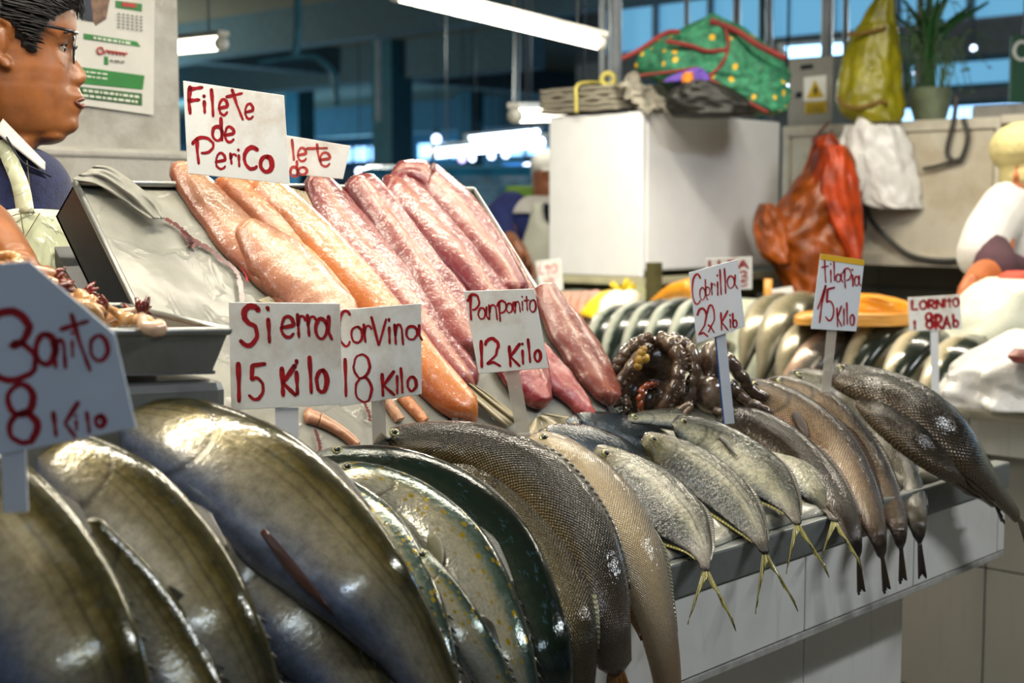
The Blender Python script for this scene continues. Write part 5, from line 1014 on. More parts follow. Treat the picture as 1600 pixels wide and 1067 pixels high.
# freezer chest and what is on it
XF = 4.0; pf = onX(1008, 172, XF); pL = onX(861, 183, XF); yF, yL, zT = pf[1], pL[1], pf[2]; zB = onX(1018, 434, XF)[2]; xr = onY(1220, 195, yF)[0]
m_frz = mat('white_freezer_enamel', '#e9ebee', .35, var=.02, coat=.2); m_trimg = mat('olive_shelf', '#4d4a2a', .6, var=.2)
o = thing('freezer', ((XF+xr)/2, (yF+yL)/2, zB), 'white box freezer on a shelf, papers and bags piled on top', 'freezer')
b = MB(); b.box((XF+.012, yF, zB+.02), (xr, yL, zT)); b.build('body', m_frz, o, bevel=.01)
b = MB(); b.box((XF-.012, yF+.002, zB), (XF+.01, yL, zT-.004)); b.build('door', m_frz, o, bevel=.006)
b = MB(); b.box((XF-.014, yF-.002, zB-.03), (xr, yL, zB-.002)); b.build('base_trim', mat('dirty_cream_trim', '#b9b597', .5, var=.1), o, bevel=.004)
b = MB(); b.box((XF+.06, yF+.05, zB-.09), (xr+.05, yL+.02, zB-.032)); b.box((XF+.2, yF+.1, 0), (xr, yL, zB-.08)); tag(b.build('shelf', m_trimg, bevel=.004), 'dark olive shelf carrying the white freezer', 'shelf')
q = onX(1030, 440, XF-.05); b = MB(); b.box((XF-.1, q[1]-.02, .8), (XF-.06, q[1]+.02, onX(1034, 410, XF-.05)[2])); tag(b.build('post', m_trimg), 'short dark post at the freezer\'s lower corner', 'post')
# stack of folded cloth sheets with a yellow strap
m_gry = mat('grey_cloth', '#8f8a7c', .9, var=.12, bump=.3, bs=50); ztop = zT
for i in range(5):
    z0 = ztop+.002+i*.017; V = []; nx, ny = 22, 12; G = []
    for a in range(nx):
        row = []
        for c in range(ny):
            x = XF-.03+.33*c/(ny-1); y = yL+.03-(yL-yF-.06)*(a/(nx-1))*(.97-.02*i)
            row.append((x, y, z0+.011+.006*noise.noise(Vector((a*.3, c*.3, i*3)))+(.012*i*.12)))
        G.append(row)
    tag(sheet('folded_cloth', G, .015, m_gry), ['lowest grey folded sheet on the freezer', 'second lowest grey folded sheet on the freezer', 'middle grey folded sheet of the stack on the freezer', 'second topmost grey folded sheet on the freezer', 'topmost grey folded sheet, under the yellow loop'][i], 'cloth', 'folded grey sheets on the freezer')
ys = onX(905, 160, XF-.03)[1]; b = MB(); b.tube(cat([(XF-.045, ys, ztop), (XF-.047, ys, ztop+.05), (XF-.04, ys, ztop+.1), (XF+.02, ys-.02, ztop+.112), (XF+.1, ys-.04, ztop+.112)], 20), .006, 8)
q = onX(950, 124, XF+.02); b.tube([q+RT*.022*math.cos(a)+np.array([0, 0, .022])*math.sin(a) for a in np.linspace(0, 2*PI, 18)], .009, 8); b.tube(cat([q+[0, 0, -.02], q+RT*.04+[0, 0, -.025], q+RT*.06+[0, 0, -.02]], 8), .008, 8)
tag(b.build('yellow_strap', mat('pale_yellow_strap', '#e0d26a', .5), None, True), 'pale yellow strap with a loop round the folded sheets', 'strap')
m_npaper = mat('grey_newspaper', '#a29d90', .9, var=.15, bump=.5, bs=30, bd=.01)
def crumple(name, label, corners, d, m, amp, seed, cat_, nn=26):
    c = [P(x, y, d+e) for x, y, e in corners]; G = []
    for i in range(nn):
        row = []
        for j in range(nn):
            u_, v_ = i/(nn-1), j/(nn-1); p = c[0]*(1-u_)*(1-v_)+c[1]*u_*(1-v_)+c[2]*u_*v_+c[3]*(1-u_)*v_
            row.append(p+np.array([noise.noise(Vector((u_*4, v_*4, seed))), noise.noise(Vector((u_*4, v_*4, seed+7))), noise.noise(Vector((u_*5, v_*5, seed+13)))])*amp)
        G.append(row)
    return tag(sheet(name, G, .002, m), label, cat_)
dz = depth(pf)
crumple('crumpled_paper', 'crumpled grey newspaper at the freezer\'s front corner', [(965, 135, 0), (985, 112, .05), (1055, 168, .1), (1010, 178, -.03)], dz, m_npaper, .03, 3, 'paper')
crumple('newspaper', 'flat grey newspaper draped behind the crumpled one', [(975, 140, .12), (1040, 130, .2), (1075, 160, .2), (1045, 176, .05)], dz, m_npaper, .02, 8, 'paper')
b = MB(); b.box((XF-.02, onX(893, 180, XF)[1], zT+.0), (XF+.06, onX(985, 172, XF)[1], zT+.004)); tag(b.build('dark_flap', m_dk), 'dark thin strip lying on the freezer\'s front edge', 'strip')
dk = 4.9
m_blkb = mat('black_plastic', '#14140f', .55, var=.3, coat=.0, bump=.5, bs=14, bd=.012); tag(loft_rows('black_bag', [(130, 1060, 1110), (140, 1045, 1145), (155, 1040, 1165), (172, 1045, 1180), (181, 1050, 1175)], dk, .14, m_blkb, fold=.06, seed=2), 'black plastic bag on the freezer below the green fabric bag', 'bag')
n = N('green_flower_fabric'); v = n.coord(); d = n.vor(v, 19, 'F1', .6); col = n.mix(n.ramp(d, [(.16, WHT), (.24, BLK)]), n.ramp(n.noise(v, 40, 4), [(.35, '#12503a'), (.65, '#2a7a56')]), '#cda323')
n.set(Base_Color=col, Roughness=.75, Normal=n.bump(n.noise(v, 8, 4), .6, .02)); m_flow = n.m
go = thing('fabric_bag', P(1120, 175, 4.98), 'green fabric bag with yellow flowers and red trim atop the freezer', 'bag')
loft_rows('bag_body', [(30, 1098, 1112), (42, 1072, 1150), (62, 1035, 1185), (85, 1000, 1215), (105, 995, 1228), (120, 1010, 1232), (140, 1060, 1233), (160, 1120, 1232), (178, 1170, 1226)], 5.0, .16, m_flow, go, .07, seed=4)
m_redt = mat('dark_red_trim', '#6e1712', .7, var=.15)
for pts, r in (([(972, 92), (1000, 78), (1040, 52), (1062, 50)], .013), ([(1040, 64), (1080, 72), (1105, 80), (1135, 78)], .012), ([(1132, 40), (1138, 70), (1128, 100), (1105, 122)], .009), ([(1105, 122), (1140, 142), (1170, 160), (1200, 176)], .010), ([(1000, 118), (1050, 112), (1090, 106)], .008), ([(1110, 32), (1150, 48), (1180, 68), (1212, 84), (1228, 92)], .016)):
    b = MB(); b.tube(cat([P(x, y, 4.84) for x, y in pts], 20), r*.7, 8); b.build('red_trim', m_redt, go, True)
loft_rows('purple_lining', [(108, 1078, 1098), (118, 1050, 1108), (128, 1036, 1112)], 4.86, .05, mat('purple_cloth', '#5a3f9a', .8, var=.2), go, .05, seed=6)
loft_rows('orange_patch', [(114, 1068, 1082), (122, 1064, 1084), (130, 1066, 1084)], 4.82, .04, mat('orange_cloth', '#c9761c', .8, var=.2), go, .05, seed=9)

# uprights and cabinet behind
XC = 5.0; m_cab = mat('cream_white_panel', '#cfc9b8', .4, var=.05, coat=.2, dirt=('#a8987a', 3))
ca, cb = onX(1226, 216, XC), onX(1567, 186, XC); zc1, zc0 = onX(1400, 194, XC)[2], onX(1400, 411, XC)[2]
o = thing('cabinet', (XC+.2, (ca[1]+cb[1])/2, zc0), 'wide cream wall cabinet behind the hanging bags', 'cabinet')
b = MB(); b.box((XC, cb[1], zc0), (XC+.4, ca[1], zc1)); b.build('body', m_cab, o, bevel=.004)
b = MB(); e = .03
b.box((XC-.018, cb[1], zc1-e), (XC-.001, ca[1], zc1+.01)); b.box((XC-.018, cb[1], zc0-.01), (XC-.001, ca[1], zc0+e)); b.box((XC-.018, ca[1]-e, zc0+e), (XC-.001, ca[1], zc1-e)); b.box((XC-.018, cb[1], zc0+e), (XC-.001, cb[1]+e*.6, zc1-e)); b.build('door_frame', mat('cabinet_trim', '#c9c3b4', .4), o, bevel=.003)
b = MB(); b.box((XC-.006, cb[1]+.03, zc0+.03), (XC-.001, ca[1]-.04, zc1-.03)); b.build('door', m_cab, o)
b = MB(); b.box((XC-.02, -4, onX(1580, 186, XC)[2]-.015), (XC+.4, cb[1]-.003, onX(1580, 186, XC)[2]+.015)); tag(b.build('shelf', m_cab), 'narrow cream shelf running right of the cabinet, above the worker', 'shelf')
slab('wall_stall_back', (XC+.42, -4, 0), (XC+.5, 4.0, zc0+.05), mat('dim_grey_tile', '#6d6a64', .4, var=.1))
b = MB()
for k in range(14):
    y0 = -2.6+.36*k; b.box((XC+.405, y0+.002, zc0-.36), (XC+.419, y0+.358, zc0-.12)); b.box((XC+.405, y0+.002, zc0-.11), (XC+.419, y0+.358, zc0+.04)); b.box((XC+.405, y0+.002, zc0-.75), (XC+.419, y0+.358, zc0-.365))
oo = b.build('wall_tiles_trim', tile_mat('dim_wall_tile', '#8c887e')); oo.name = 'trim_2'; oo['kind'] = 'structure'
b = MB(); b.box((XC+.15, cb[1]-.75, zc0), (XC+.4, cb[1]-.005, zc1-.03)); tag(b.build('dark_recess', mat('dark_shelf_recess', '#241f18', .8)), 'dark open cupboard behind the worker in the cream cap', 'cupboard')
# electrical box
o = thing('electrical_box', onX(1265, 205, XC+.03), 'grey electrical box with yellow warning stickers on the cabinet', 'electrical box')
m_ebox = mat('grey_enamel_box', '#8f8f8a', .45, var=.05); pe = lambda x, y, e=0.: onX(x, y, XC+.02-e)
a0, a1 = pe(1232, 92), pe(1299, 206); b = MB(); b.box((XC+.02, a1[1], a1[2]), (XC+.2, a0[1], a0[2])); b.build('housing', m_ebox, o, bevel=.006)
def flat(name, cs, e, m, parent): 
    b = MB(); q = [pe(*c, e) for c in cs]; k = len(q); b.add(q+[p+np.array([.002, 0, 0]) for p in q], [tuple(range(k)), tuple(range(2*k-1, k-1, -1))]+[(i, k+i, k+(i+1) % k, (i+1) % k) for i in range(k)]); return b.build(name, m, parent)
flat('white_label', [(1256, 121), (1291, 117), (1291, 157), (1256, 158)], .003, m_card, o); m_wy = mat('warning_yellow', '#c9ab16', .5)
flat('warning_triangle', [(1273, 125), (1287, 152), (1260, 154)], .006, m_wy, o); flat('bolt_mark', [(1274, 134), (1277, 140), (1274, 150), (1271, 143)], .009, m_dk, o)
flat('warning_label', [(1258, 161), (1291, 158), (1291, 176), (1258, 178)], .006, m_wy, o)
b = MB(); rr = random.Random(5)
for yy_ in (164, 169, 173):
    x = 1261
    while x < 1287: 
        q = [pe(x, yy_, .009), pe(x+3, yy_-.3, .009), pe(x+3, yy_+2, .009), pe(x, yy_+2.3, .009)]; b.add(q, [(0, 1, 2, 3)]); x += 4.5
b.build('label_print', mat('label_black', '#3c3410', .6), o)
flat('nameplate', [(1251, 102), (1270, 100), (1270, 107), (1251, 109)], .003, m_dk, o); b = MB(); b.tube([pe(1248, 148, -.002), pe(1248, 148, .012)], .012, 12); b.build('lock', m_dk, o, True)
def upright(label, px, d, r, y0=-30, zlow=None, lean=0., m=None):
    a = P(px+lean, y0, d); c = P(px, 190, d); b = MB(); top = a+np.array([0, 0, .9]); bot = np.array([c[0], c[1], zlow if zlow else c[2]-.3]); b.tube([top, bot], r, 10); tag(b.build('upright_pole', m or m_steel, None, True), label, 'pole')
m_pole = mat('grey_painted_pole', '#8c9299', .45)
upright('thin steel pole nearest the long tube, behind the cloth stack', 941, 5.3, .011, m=m_pole); upright('thick steel pole beside the green bag', 962, 5.35, .022, m=m_pole); upright('slim steel pole between the other two by the cloth stack', 953, 5.5, .009, m=m_pole)
upright('tall grey pole rising behind the electrical box', 1291, 5.75, .024, m=m_pole); upright('dark thin pole above the green bag\'s right end', 1190, 6.2, .016, m=m_teal); upright('leaning pale pole right of the dark one', 1208, 6.4, .010, lean=-14, m=m_pole); upright('thin pole left of the yellow bag', 1320, 6.0, .012, m=m_steel_d); upright('pinkish pole behind the plant', 1436, 6.2, .014, m=mat('pinkish_pole', '#8d7a74', .6)); upright('grey pole behind the fabric bag\'s peak', 1150, 6.6, .018, m=m_pole); upright('thin grey pole over the fabric bag', 1072, 6.8, .012, m=m_pole)

# hanging bags
m_oran = mat('thin_orange_plastic', '#b83e05', .42, var=.3, coat=.15, bump=.5, bs=16, bd=.012, trans=.0); m_yel = mat('thin_yellow_plastic', '#938c10', .4, var=.18, coat=.1, bump=.5, bs=12, bd=.012)
def hook(o, p, m=m_steel_d):
    b = MB(); b.tube(cat([p+np.array([.0, 0, .0])+FH*.12, p+FH*.03, p+np.array([0, 0, -.012]), p-FH*.012+np.array([0, 0, .0])], 14), .004, 6); b.build('hook', m, o, True)
db = 5.3
m_brn = mat('brownish_orange_plastic', '#98480a', .4, var=.3, coat=.2, bump=.6, bs=14, bd=.012)
o = thing('carrier_bag', P(1305, 215, db), 'orange plastic carrier bag bulging with contents, hanging from a hook', 'bag')
loft_rows('bag_body', [(232, 1276, 1322), (262, 1262, 1335), (300, 1232, 1343), (340, 1205, 1345), (380, 1192, 1344), (410, 1205, 1340), (440, 1225, 1318), (465, 1236, 1290), (474, 1245, 1262)], db, .13, m_brn, o, .10, seed=11, fr=9)
loft_rows('upper_fold', [(228, 1278, 1320), (262, 1272, 1334), (300, 1268, 1343), (345, 1285, 1346), (395, 1312, 1345), (440, 1322, 1336)], db-.07, .08, m_oran, o, .12, seed=12, fr=8)
loft_rows('handle', [(210, 1287, 1303), (222, 1278, 1310), (240, 1276, 1322), (262, 1276, 1330)], db-.03, .03, m_oran, o, .12, seed=14); loft_rows('handle', [(212, 1276, 1280), (228, 1268, 1278), (248, 1262, 1280), (275, 1252, 1285)], db+.02, .012, m_oran, o, .1, seed=15)
loft_rows('bulge', [(318, 1188, 1205), (340, 1178, 1230), (372, 1180, 1250), (400, 1190, 1246), (412, 1205, 1236)], db-.04, .07, m_brn, o, .12, seed=16); hook(o, P(1290, 207, db))
o = thing('carrier_bag', P(1375, 175, db), 'white plastic carrier bag hanging empty beside the orange one', 'bag')
loft_rows('bag_body', [(196, 1322, 1408), (212, 1318, 1418), (240, 1318, 1428), (270, 1326, 1436), (300, 1340, 1443), (318, 1350, 1444), (326, 1372, 1440)], db+.05, .05, m_wbag, o, .12, seed=21, fr=9)
loft_rows('handle', [(174, 1344, 1356), (184, 1340, 1360), (200, 1334, 1372)], db+.05, .025, m_wbag, o, .1, seed=23); loft_rows('handle', [(176, 1368, 1386), (188, 1364, 1398), (202, 1360, 1408)], db+.07, .03, m_wbag, o, .1, seed=24)
loft_rows('bag_flap', [(240, 1322, 1350), (280, 1326, 1352), (303, 1328, 1345)], db+.0, .02, m_wbag, o, .1, seed=25); hook(o, P(1352, 176, db+.05))
o = thing('carrier_bag', P(1370, -10, 5.4), 'tall yellow plastic bag hanging above the white one', 'bag')
loft_rows('bag_body', [(40, 1340, 1398), (70, 1325, 1404), (100, 1314, 1408), (130, 1308, 1411), (155, 1305, 1413), (178, 1316, 1412), (192, 1340, 1406)], 5.4, .11, m_yel, o, .07, seed=31, fr=8)
loft_rows('handle', [(-30, 1376, 1394), (-5, 1368, 1396), (20, 1352, 1398), (44, 1340, 1398)], 5.4, .04, m_yel, o, .1, seed=33)
for pts in ([(1325, 55), (1355, 50), (1384, 44)], [(1318, 165), (1345, 168), (1378, 158), (1385, 165)], [(1308, 150), (1318, 165)]):
    b = MB(); b.tube(cat([P(x, y, 5.285) for x, y in pts], 12), .008, 8); b.build('tied_fold', mat('brownish_fold', '#7a5a10', .5), o, True)
# plant in pot
o = thing('potted_plant', P(1452, 190, 5.5), 'spiky green plant in a grey-green pot on the cabinet', 'plant')
loft_rows('pot', [(138, 1420, 1484), (150, 1420, 1486), (170, 1424, 1482), (190, 1430, 1476)], 5.5, .08, mat('mossy_pot', '#6f7a60', .7, var=.2), o, 0)
m_leaf = mat('green_leaf', '#1f5220', .45, var=.25, vs=20, coat=.2); m_leaf2 = mat('pale_thin_leaf', '#4d6a44', .5, var=.25); rr = random.Random(11)
base = P(1450, 142, 5.5)
for i in range(26):
    x1 = 1450+rr.gauss(0, 38); y1 = rr.uniform(-15, 60); dd = rr.uniform(-.12, .12); tip = P(x1, y1, 5.5+dd); mid = (base+tip)/2+np.array([0, 0, .05])+RT*(x1-1450)*-.0006
    q = cat([base+RT*rr.uniform(-.03, .03), mid, tip], 12); s = unit(np.cross(unit(tip-base), FH+RT*rr.uniform(-.4, .4))); G = [[p+s*w_*.013*math.sin(PI*(.12+.88*(1-k/11)))+FW*abs(w_)*-.003 for w_ in (-1, 0, 1)] for k, p in enumerate(q)]
    sheet('leaf', G, .001, m_leaf, o)
for i in range(34):
    x0 = 1440+rr.uniform(-25, 40); x1 = x0+rr.gauss(10, 45); y1 = rr.uniform(20, 150); q = cat([P(x0, 142, 5.5), P((x0+x1)/2, min(60, y1-20), 5.45), P(x1, y1, 5.5+rr.uniform(-.1, .1))], 12); b = MB(); b.tube(q, np.linspace(.003, .0012, 12), 5)
    for k in range(3, 12, 2): b.ball(q[k], (.010, .010, .004), 6)
    b.build('leafy_stem', m_leaf2, o, True)
# cables
m_cable = mat('dark_grey_cable', '#3d3d38', .5)
kx = lambda x, y: onX(x, y, XC-.03)
b = MB(); b.tube(cat([kx(1495, 150), kx(1490, 190), kx(1480, 240), kx(1500, 250), kx(1512, 215), kx(1505, 185)], 40), .009, 8); b.tube(cat([kx(1500, 248), kx(1470, 258), kx(1442, 264)], 16), .007, 8); tag(b.build('cable', m_cable, None, True), 'looped grey cable hanging down the cabinet, right of the white bag', 'cable')
b = MB(); b.tube(cat([kx(1352, 320), kx(1362, 345), kx(1390, 375), kx(1425, 400), kx(1480, 408), kx(1530, 400)], 40), .01, 8); b.tube(cat([kx(1346, 318), kx(1352, 350), kx(1345, 368), kx(1340, 360)], 20), .007, 8); tag(b.build('cable', m_cable, None, True), 'dark cable drooping from behind the white bag along the cabinet foot', 'cable')
b = MB(); b.tube(cat([P(1296, 190, 5.4), P(1282, 205, 5.33), P(1270, 222, 5.3), P(1285, 228, 5.3), P(1300, 205, 5.36)], 24), .005, 8); tag(b.build('wire_loop', mat('maroon_wire', '#5c2a2c', .5), None, True), 'thin maroon wire loop beside the orange bag\'s handles', 'wire')
b = MB(); b.box((XC+.1, onX(1600, 180, XC)[1]-.1, zc1), (XC+.3, onX(1498, 180, XC)[1], zc1+.06)); tag(b.build('grey_panel_box', mat('grey_plastic', '#8c8a86', .5), bevel=.01), 'low grey box on the shelf under the bright opening', 'box')
a = P(1581, 55, 5.5); o = thing('green_banner', P(1600, 155, 5.5), 'dark green hanging sign at the right border', 'banner'); c0 = P(1640, 160, 5.5)
fr2 = lambda x, y, z: a+RT*x+FH*y+np.array([0, 0, z]); wB = (1660-1581)*5.5/FPX; hB = (160-55)*5.5/FPX
b = MB(); b.box((0, 0, -hB), (wB, .02, 0), fr=fr2); b.build('panel', mat('bottle_green_panel', '#0b4a2c', .5), o, bevel=.003)
b = MB(); b.tube([fr2(.04+.03*math.cos(t), -.003, -.06+.035*math.sin(t)) for t in np.linspace(.3, 5.6, 16)], .007, 6); b.build('white_mark', m_card, o, True)
b = MB(); b.tube([fr2(.05, .01, 0), fr2(.05, .01, 1.4)], .004, 6); b.build('hanger', m_steel_d, o)

# ================================================================== people
HR = [(-37, 40, 0, 9, 0, 8), (-33, 68, 0, 9, -22, 34), (-22, 92, 0, 9, -48, 58), (-5, 108, 0, 9, -64, 70), (20, 114, 0, 9, -72, 76), (42, 115, 1.5, 40, -74, 77), (55, 113, 3, 40, -74, 76), (64, 109, 3, 12, -73, 75), (74, 105, 5, 9, -72, 74), (86, 104, 10, 9, -70, 73), (98, 104, 19, 10, -66, 72), (110, 104, 27, 11, -61, 72), (118, 104, 30, 13, -57, 71), (126, 104, 26, 14, -52, 71), (133, 104, 16, 14, -47, 70), (140, 105, 17, 20, -42, 70), (147, 105, 22, 22, -37, 69), (152, 105, 22, 23, -33, 68), (157, 104, 16, 24, -30, 67), (163, 104, 21, 22, -26, 66), (169, 103, 23, 22, -23, 65), (177, 102, 17, 22, -20, 63), (186, 101, 18, 22, -18, 61), (196, 99, 21, 25, -16, 58), (205, 93, 20, 26, -16, 54), (213, 80, 14, 26, -18, 48)]
NK = [(222, 62, 0, 20, -26, 52), (236, 52, 0, 20, -34, 54), (262, 50, 0, 20, -42, 58), (290, 52, 0, 20, -50, 66)]
def head_pt(row, th, off=0.):
    py, xf, pr, sg, xb, hw = row; xc = 18.; c, s = math.cos(th), math.sin(th); y = (hw+off)*math.copysign(abs(s)**.92, s)
    x = xc+((xf+off-xc) if c > 0 else (xc-xb+off))*math.copysign(abs(c)**.85, c)
    if c > 0:
        x += pr*math.exp(-(y/sg)**2)
        x -= 9*math.exp(-((abs(y)-33)/15)**2-((py-74)/13)**2)            # eye sockets
        x += 4*math.exp(-((abs(y)-46)/16)**2-((py-108)/20)**2)           # cheeks
    return x, y
def head_mesh(mb, place, rows, n=64, off=0.):
    A = np.array(rows, float); m_ = (len(A)-1)*3+1; Q = np.array([[np.interp(i/3, range(len(A)), A[:, k]) for k in range(6)] for i in range(m_)]); V = []
    for r in Q:
        for k in range(n):
            x, y = head_pt(r, 2*PI*k/n, off); V.append(place(x, y, r[0]))
    F = [(i*n+k, (i+1)*n+k, (i+1)*n+(k+1) % n, i*n+(k+1) % n) for i in range(m_-1) for k in range(n)]+[tuple(range(n)), tuple((m_-1)*n+k for k in range(n-1, -1, -1))]
    mb.add(V, F)
def limb(mb, pts, rad, n=14):
    q = cat(pts, 6*len(pts)); r = np.interp(np.linspace(0, 1, len(q)), np.linspace(0, 1, len(rad)), rad); mb.tube(q, r, n); mb.ball(q[0], r[0], 14); mb.ball(q[-1], r[-1], 14)
def fuse(mb, name, m, parent, vox=.004, it=4):
    me = mesh_from(name, mb.V, mb.F, True); o = bpy.data.objects.new(name, me); COL.objects.link(o)
    x = o.modifiers.new('r', 'REMESH'); x.mode = 'VOXEL'; x.voxel_size = vox; x.use_smooth_shade = True; s = o.modifiers.new('s', 'SMOOTH'); s.iterations = it; s.factor = .5
    dg = bpy.context.evaluated_depsgraph_get(); nm = bpy.data.meshes.new_from_object(o.evaluated_get(dg)); bpy.data.objects.remove(o); nm.materials.clear()
    nm.polygons.foreach_set('use_smooth', [True]*len(nm.polygons)); return link(name, nm, m, parent)
def hand(mb, wr, fw, pl, side, s=1.0, curl=.9):
    """wrist point, direction of the fingers, direction the palm faces, thumb side"""
    fw, pl = unit(fw), unit(pl); sd = unit(np.cross(fw, pl))*side; pc = wr+fw*.05*s
    mb.ball(pc, (.05*s, .042*s, .016*s), 14, 0, (fw, sd, pl)); limb(mb, [wr-fw*.03*s, wr+fw*.02*s], [.026*s, .027*s])
    for k, (o_, ln) in enumerate(((.031, .07), (.011, .08), (-.010, .075), (-.030, .058))):
        b0 = wr+fw*.088*s+sd*o_*s; p1 = b0+fw*ln*.45*s+pl*ln*.15*curl*s; p2 = p1+(fw*math.cos(curl)+pl*math.sin(curl))*ln*.33*s; p3 = p2+(fw*math.cos(1.7*curl)+pl*math.sin(1.7*curl))*ln*.26*s
        limb(mb, [b0-fw*.02*s, b0, p1, p2, p3], [.009*s, .0095*s, .0085*s, .008*s, .0068*s], 8)
    t0 = wr+fw*.03*s+sd*.034*s; limb(mb, [t0, t0+sd*.022*s+fw*.03*s+pl*.012*s, t0+sd*.02*s+fw*.058*s+pl*.03*s], [.013*s, .0105*s, .008*s], 8)

# the saleswoman at the left, seen in profile
dW = 2.25; kW = dW/FPX; fwd = unit(RT+.36*FH); lat = unit(np.cross(np.array([0, 0, 1.]), fwd)); lat = lat if lat.dot(FH) > 0 else -lat
def plW(x, y, py): return P(18, py, dW)+fwd*(x-18)*kW+lat*y*kW
wm = thing('person', (P(0, 500, dW)[0], P(0, 500, dW)[1], 0), 'woman with short black hair and glasses, navy fleece and cream apron', 'person')
mb = MB(); head_mesh(mb, plW, HR+NK)
mb.tube(cat([plW(14, -74, 66), plW(14, -80, 50), plW(0, -84, 40), plW(-14, -84, 52), plW(-14, -83, 78), plW(-2, -81, 98), plW(10, -78, 112), plW(14, -74, 108)], 30), 5.5*kW, 8); mb.ball(plW(-2, -75, 74), (14*kW, 10*kW, 26*kW), 12, 0, (fwd, lat, np.array([0, 0, 1.])))
mb.ball(plW(66, 0, 212), (34*kW, 40*kW, 14*kW), 16, 0, (fwd, lat, np.array([0, 0, 1.]))); mb.ball(plW(101, 0, 192), (17*kW, 24*kW, 17*kW), 14, 0, (fwd, lat, np.array([0, 0, 1.])))
mb.ball(plW(8, -77, 106), (9*kW, 6*kW, 10*kW), 10, 0, (fwd, lat, np.array([0, 0, 1.])))
# trunk and the bare forearm that reaches down to the shrimp
limb(mb, [P(-5, 270, dW), P(0, 340, dW+.01), P(5, 450, dW+.03), P(10, 620, dW+.05), P(10, 900, dW+.05)], [.06, .11, .115, .12, .15], 18)
el = P(-70, 330, dW-.2); wr = P(22, 412, dW-.36); limb(mb, [P(-110, 320, dW-.05), el], [.055, .05]); limb(mb, [el, P(-20, 372, dW-.29), wr], [.05, .047, .031])
hand(mb, wr, P(60, 450, dW-.42)-wr, np.array([0, 0, -1.])-FH*.2, 1)
limb(mb, [P(-5, 900, dW+.0), P(-5, 1300, dW), P(-5, 1700, dW)], [.085, .06, .05]); limb(mb, [P(40, 900, dW+.1), P(40, 1300, dW+.1), P(40, 1700, dW+.1)], [.085, .06, .05])
for s_ in (-1, 1):
    mb.ball(plW(87, s_*33, 69), 11.8*kW, 14); mb.ball(plW(86, s_*33, 88), 10.5*kW, 14)
    mb.ball(plW(113, s_*10, 123), (9*kW, 6*kW, 7*kW), 10, 0, (fwd, lat, np.array([0, 0, 1.])))
fuse(mb, 'body', m_skin, wm, .003, 9)
# hair: cap and locks
hb_x = [-90, -30, -12, 12, 22, 38, 52, 62, 72, 92, 108, 122]; hb_y = [150, 135, 60, 34, 60, 84, 90, 60, 40, 26, 16, 10]
def hair_ok(x, py): return py < np.interp(x, hb_x, hb_y)
mb = MB(); A = np.array(HR, float); nH = 80; rowsH = []
for i in range(60):
    py = -37+187*i/59; rowsH.append([np.interp(py, A[:, 0], A[:, k]) for k in range(6)])
V = []; ok = []
for i, r in enumerate(rowsH):
    for k in range(nH):
        th = 2*PI*k/nH; x, y = head_pt(r, th, 8+3*noise.noise(Vector((k*.5, i*.12, 2)))); g = hair_ok(x, r[0]); 
        if not g: x, y = head_pt(r, th, -3)
        V.append(plW(x, y, r[0]-(6 if i < 3 else 0))); ok.append(g)
F = []
for i in range(59):
    for k in range(nH):
        f = (i*nH+k, (i+1)*nH+k, (i+1)*nH+(k+1) % nH, i*nH+(k+1) % nH)
        if sum(ok[j] for j in f) >= 2: F.append(f)
F.append(tuple(range(nH))); mb.add(V, F); rr = random.Random(4); cnt = 0
while cnt < 1700:
    py = rr.uniform(-34, 92); r = [np.interp(py, A[:, 0], A[:, k]) for k in range(6)]; th = rr.uniform(-PI, PI); x, y = head_pt(r, th, 8)
    if not hair_ok(x+4, py+4): continue
    cnt += 1; ln = rr.uniform(22, 48); pts = []; px_, py_2, th2 = x, py, th
    for s in range(6):
        rr_ = [np.interp(max(-36, py_2), A[:, 0], A[:, k]) for k in range(6)]; X, Y = head_pt(rr_, th2, 10+4*math.sin(s*.8)+rr.uniform(-2, 4)+(3 if s > 3 else 0)); pts.append(plW(X, Y, py_2)); py_2 += ln/5*.55; th2 *= (1-.09) if X > 0 else 1.02
        if not hair_ok(X, py_2+2): break
    if len(pts) > 2: q = cat(pts, 9); mb.tube(q, np.linspace(2.3, .4, 9)*kW, 4)
for i in range(60):     # fringe falling forward over the brow
    y = rr.uniform(-55, 40); a = plW(88+rr.uniform(-6, 10), y, -22+rr.uniform(-6, 10)); c = plW(120+rr.uniform(-5, 6), y+rr.uniform(-8, 8), 14+rr.uniform(-12, 12)); mb.tube(cat([a, (a+c)/2+fwd*.012+np.array([0, 0, .014]), c], 9), np.linspace(3., .5, 9)*kW, 5)
mb.build('hair', m_hair, wm, True, weld=False)
# glasses
g = MB(); rim = lambda cy: [plW(113-abs(cy+16*math.cos(t)-0)*.10, cy+24*math.cos(t), 76+23*math.sin(t)) for t in np.linspace(0, 2*PI, 30)]
m_frame = mat('dark_glasses_frame', '#12131a', .2, coat=.8); m_lens = N('glasses_lens'); m_lens.set(Base_Color=(.85, .9, 1, 1), Roughness=.02, Transmission_Weight=1., IOR=1.15, Alpha=.35); m_lens = m_lens.m
for cy in (-31, 31): g.tube(rim(cy), 1.8*kW, 8)
g.tube([plW(114, -8, 72), plW(116, 0, 69), plW(114, 8, 72)], 1.6*kW, 8)
for s in (-1, 1): g.tube(cat([plW(110, s*55, 56), plW(104, s*66, 53), plW(65, s*79, 47), plW(30, s*82, 43), plW(5, s*84, 40)], 20), 2.6*kW, 8)
go = g.build('glasses', m_frame, wm, True)
for cy in (-31, 31):
    g = MB(); q = rim(cy); g.add(q, [tuple(range(len(q)))]); g.build('lens', m_lens, go)
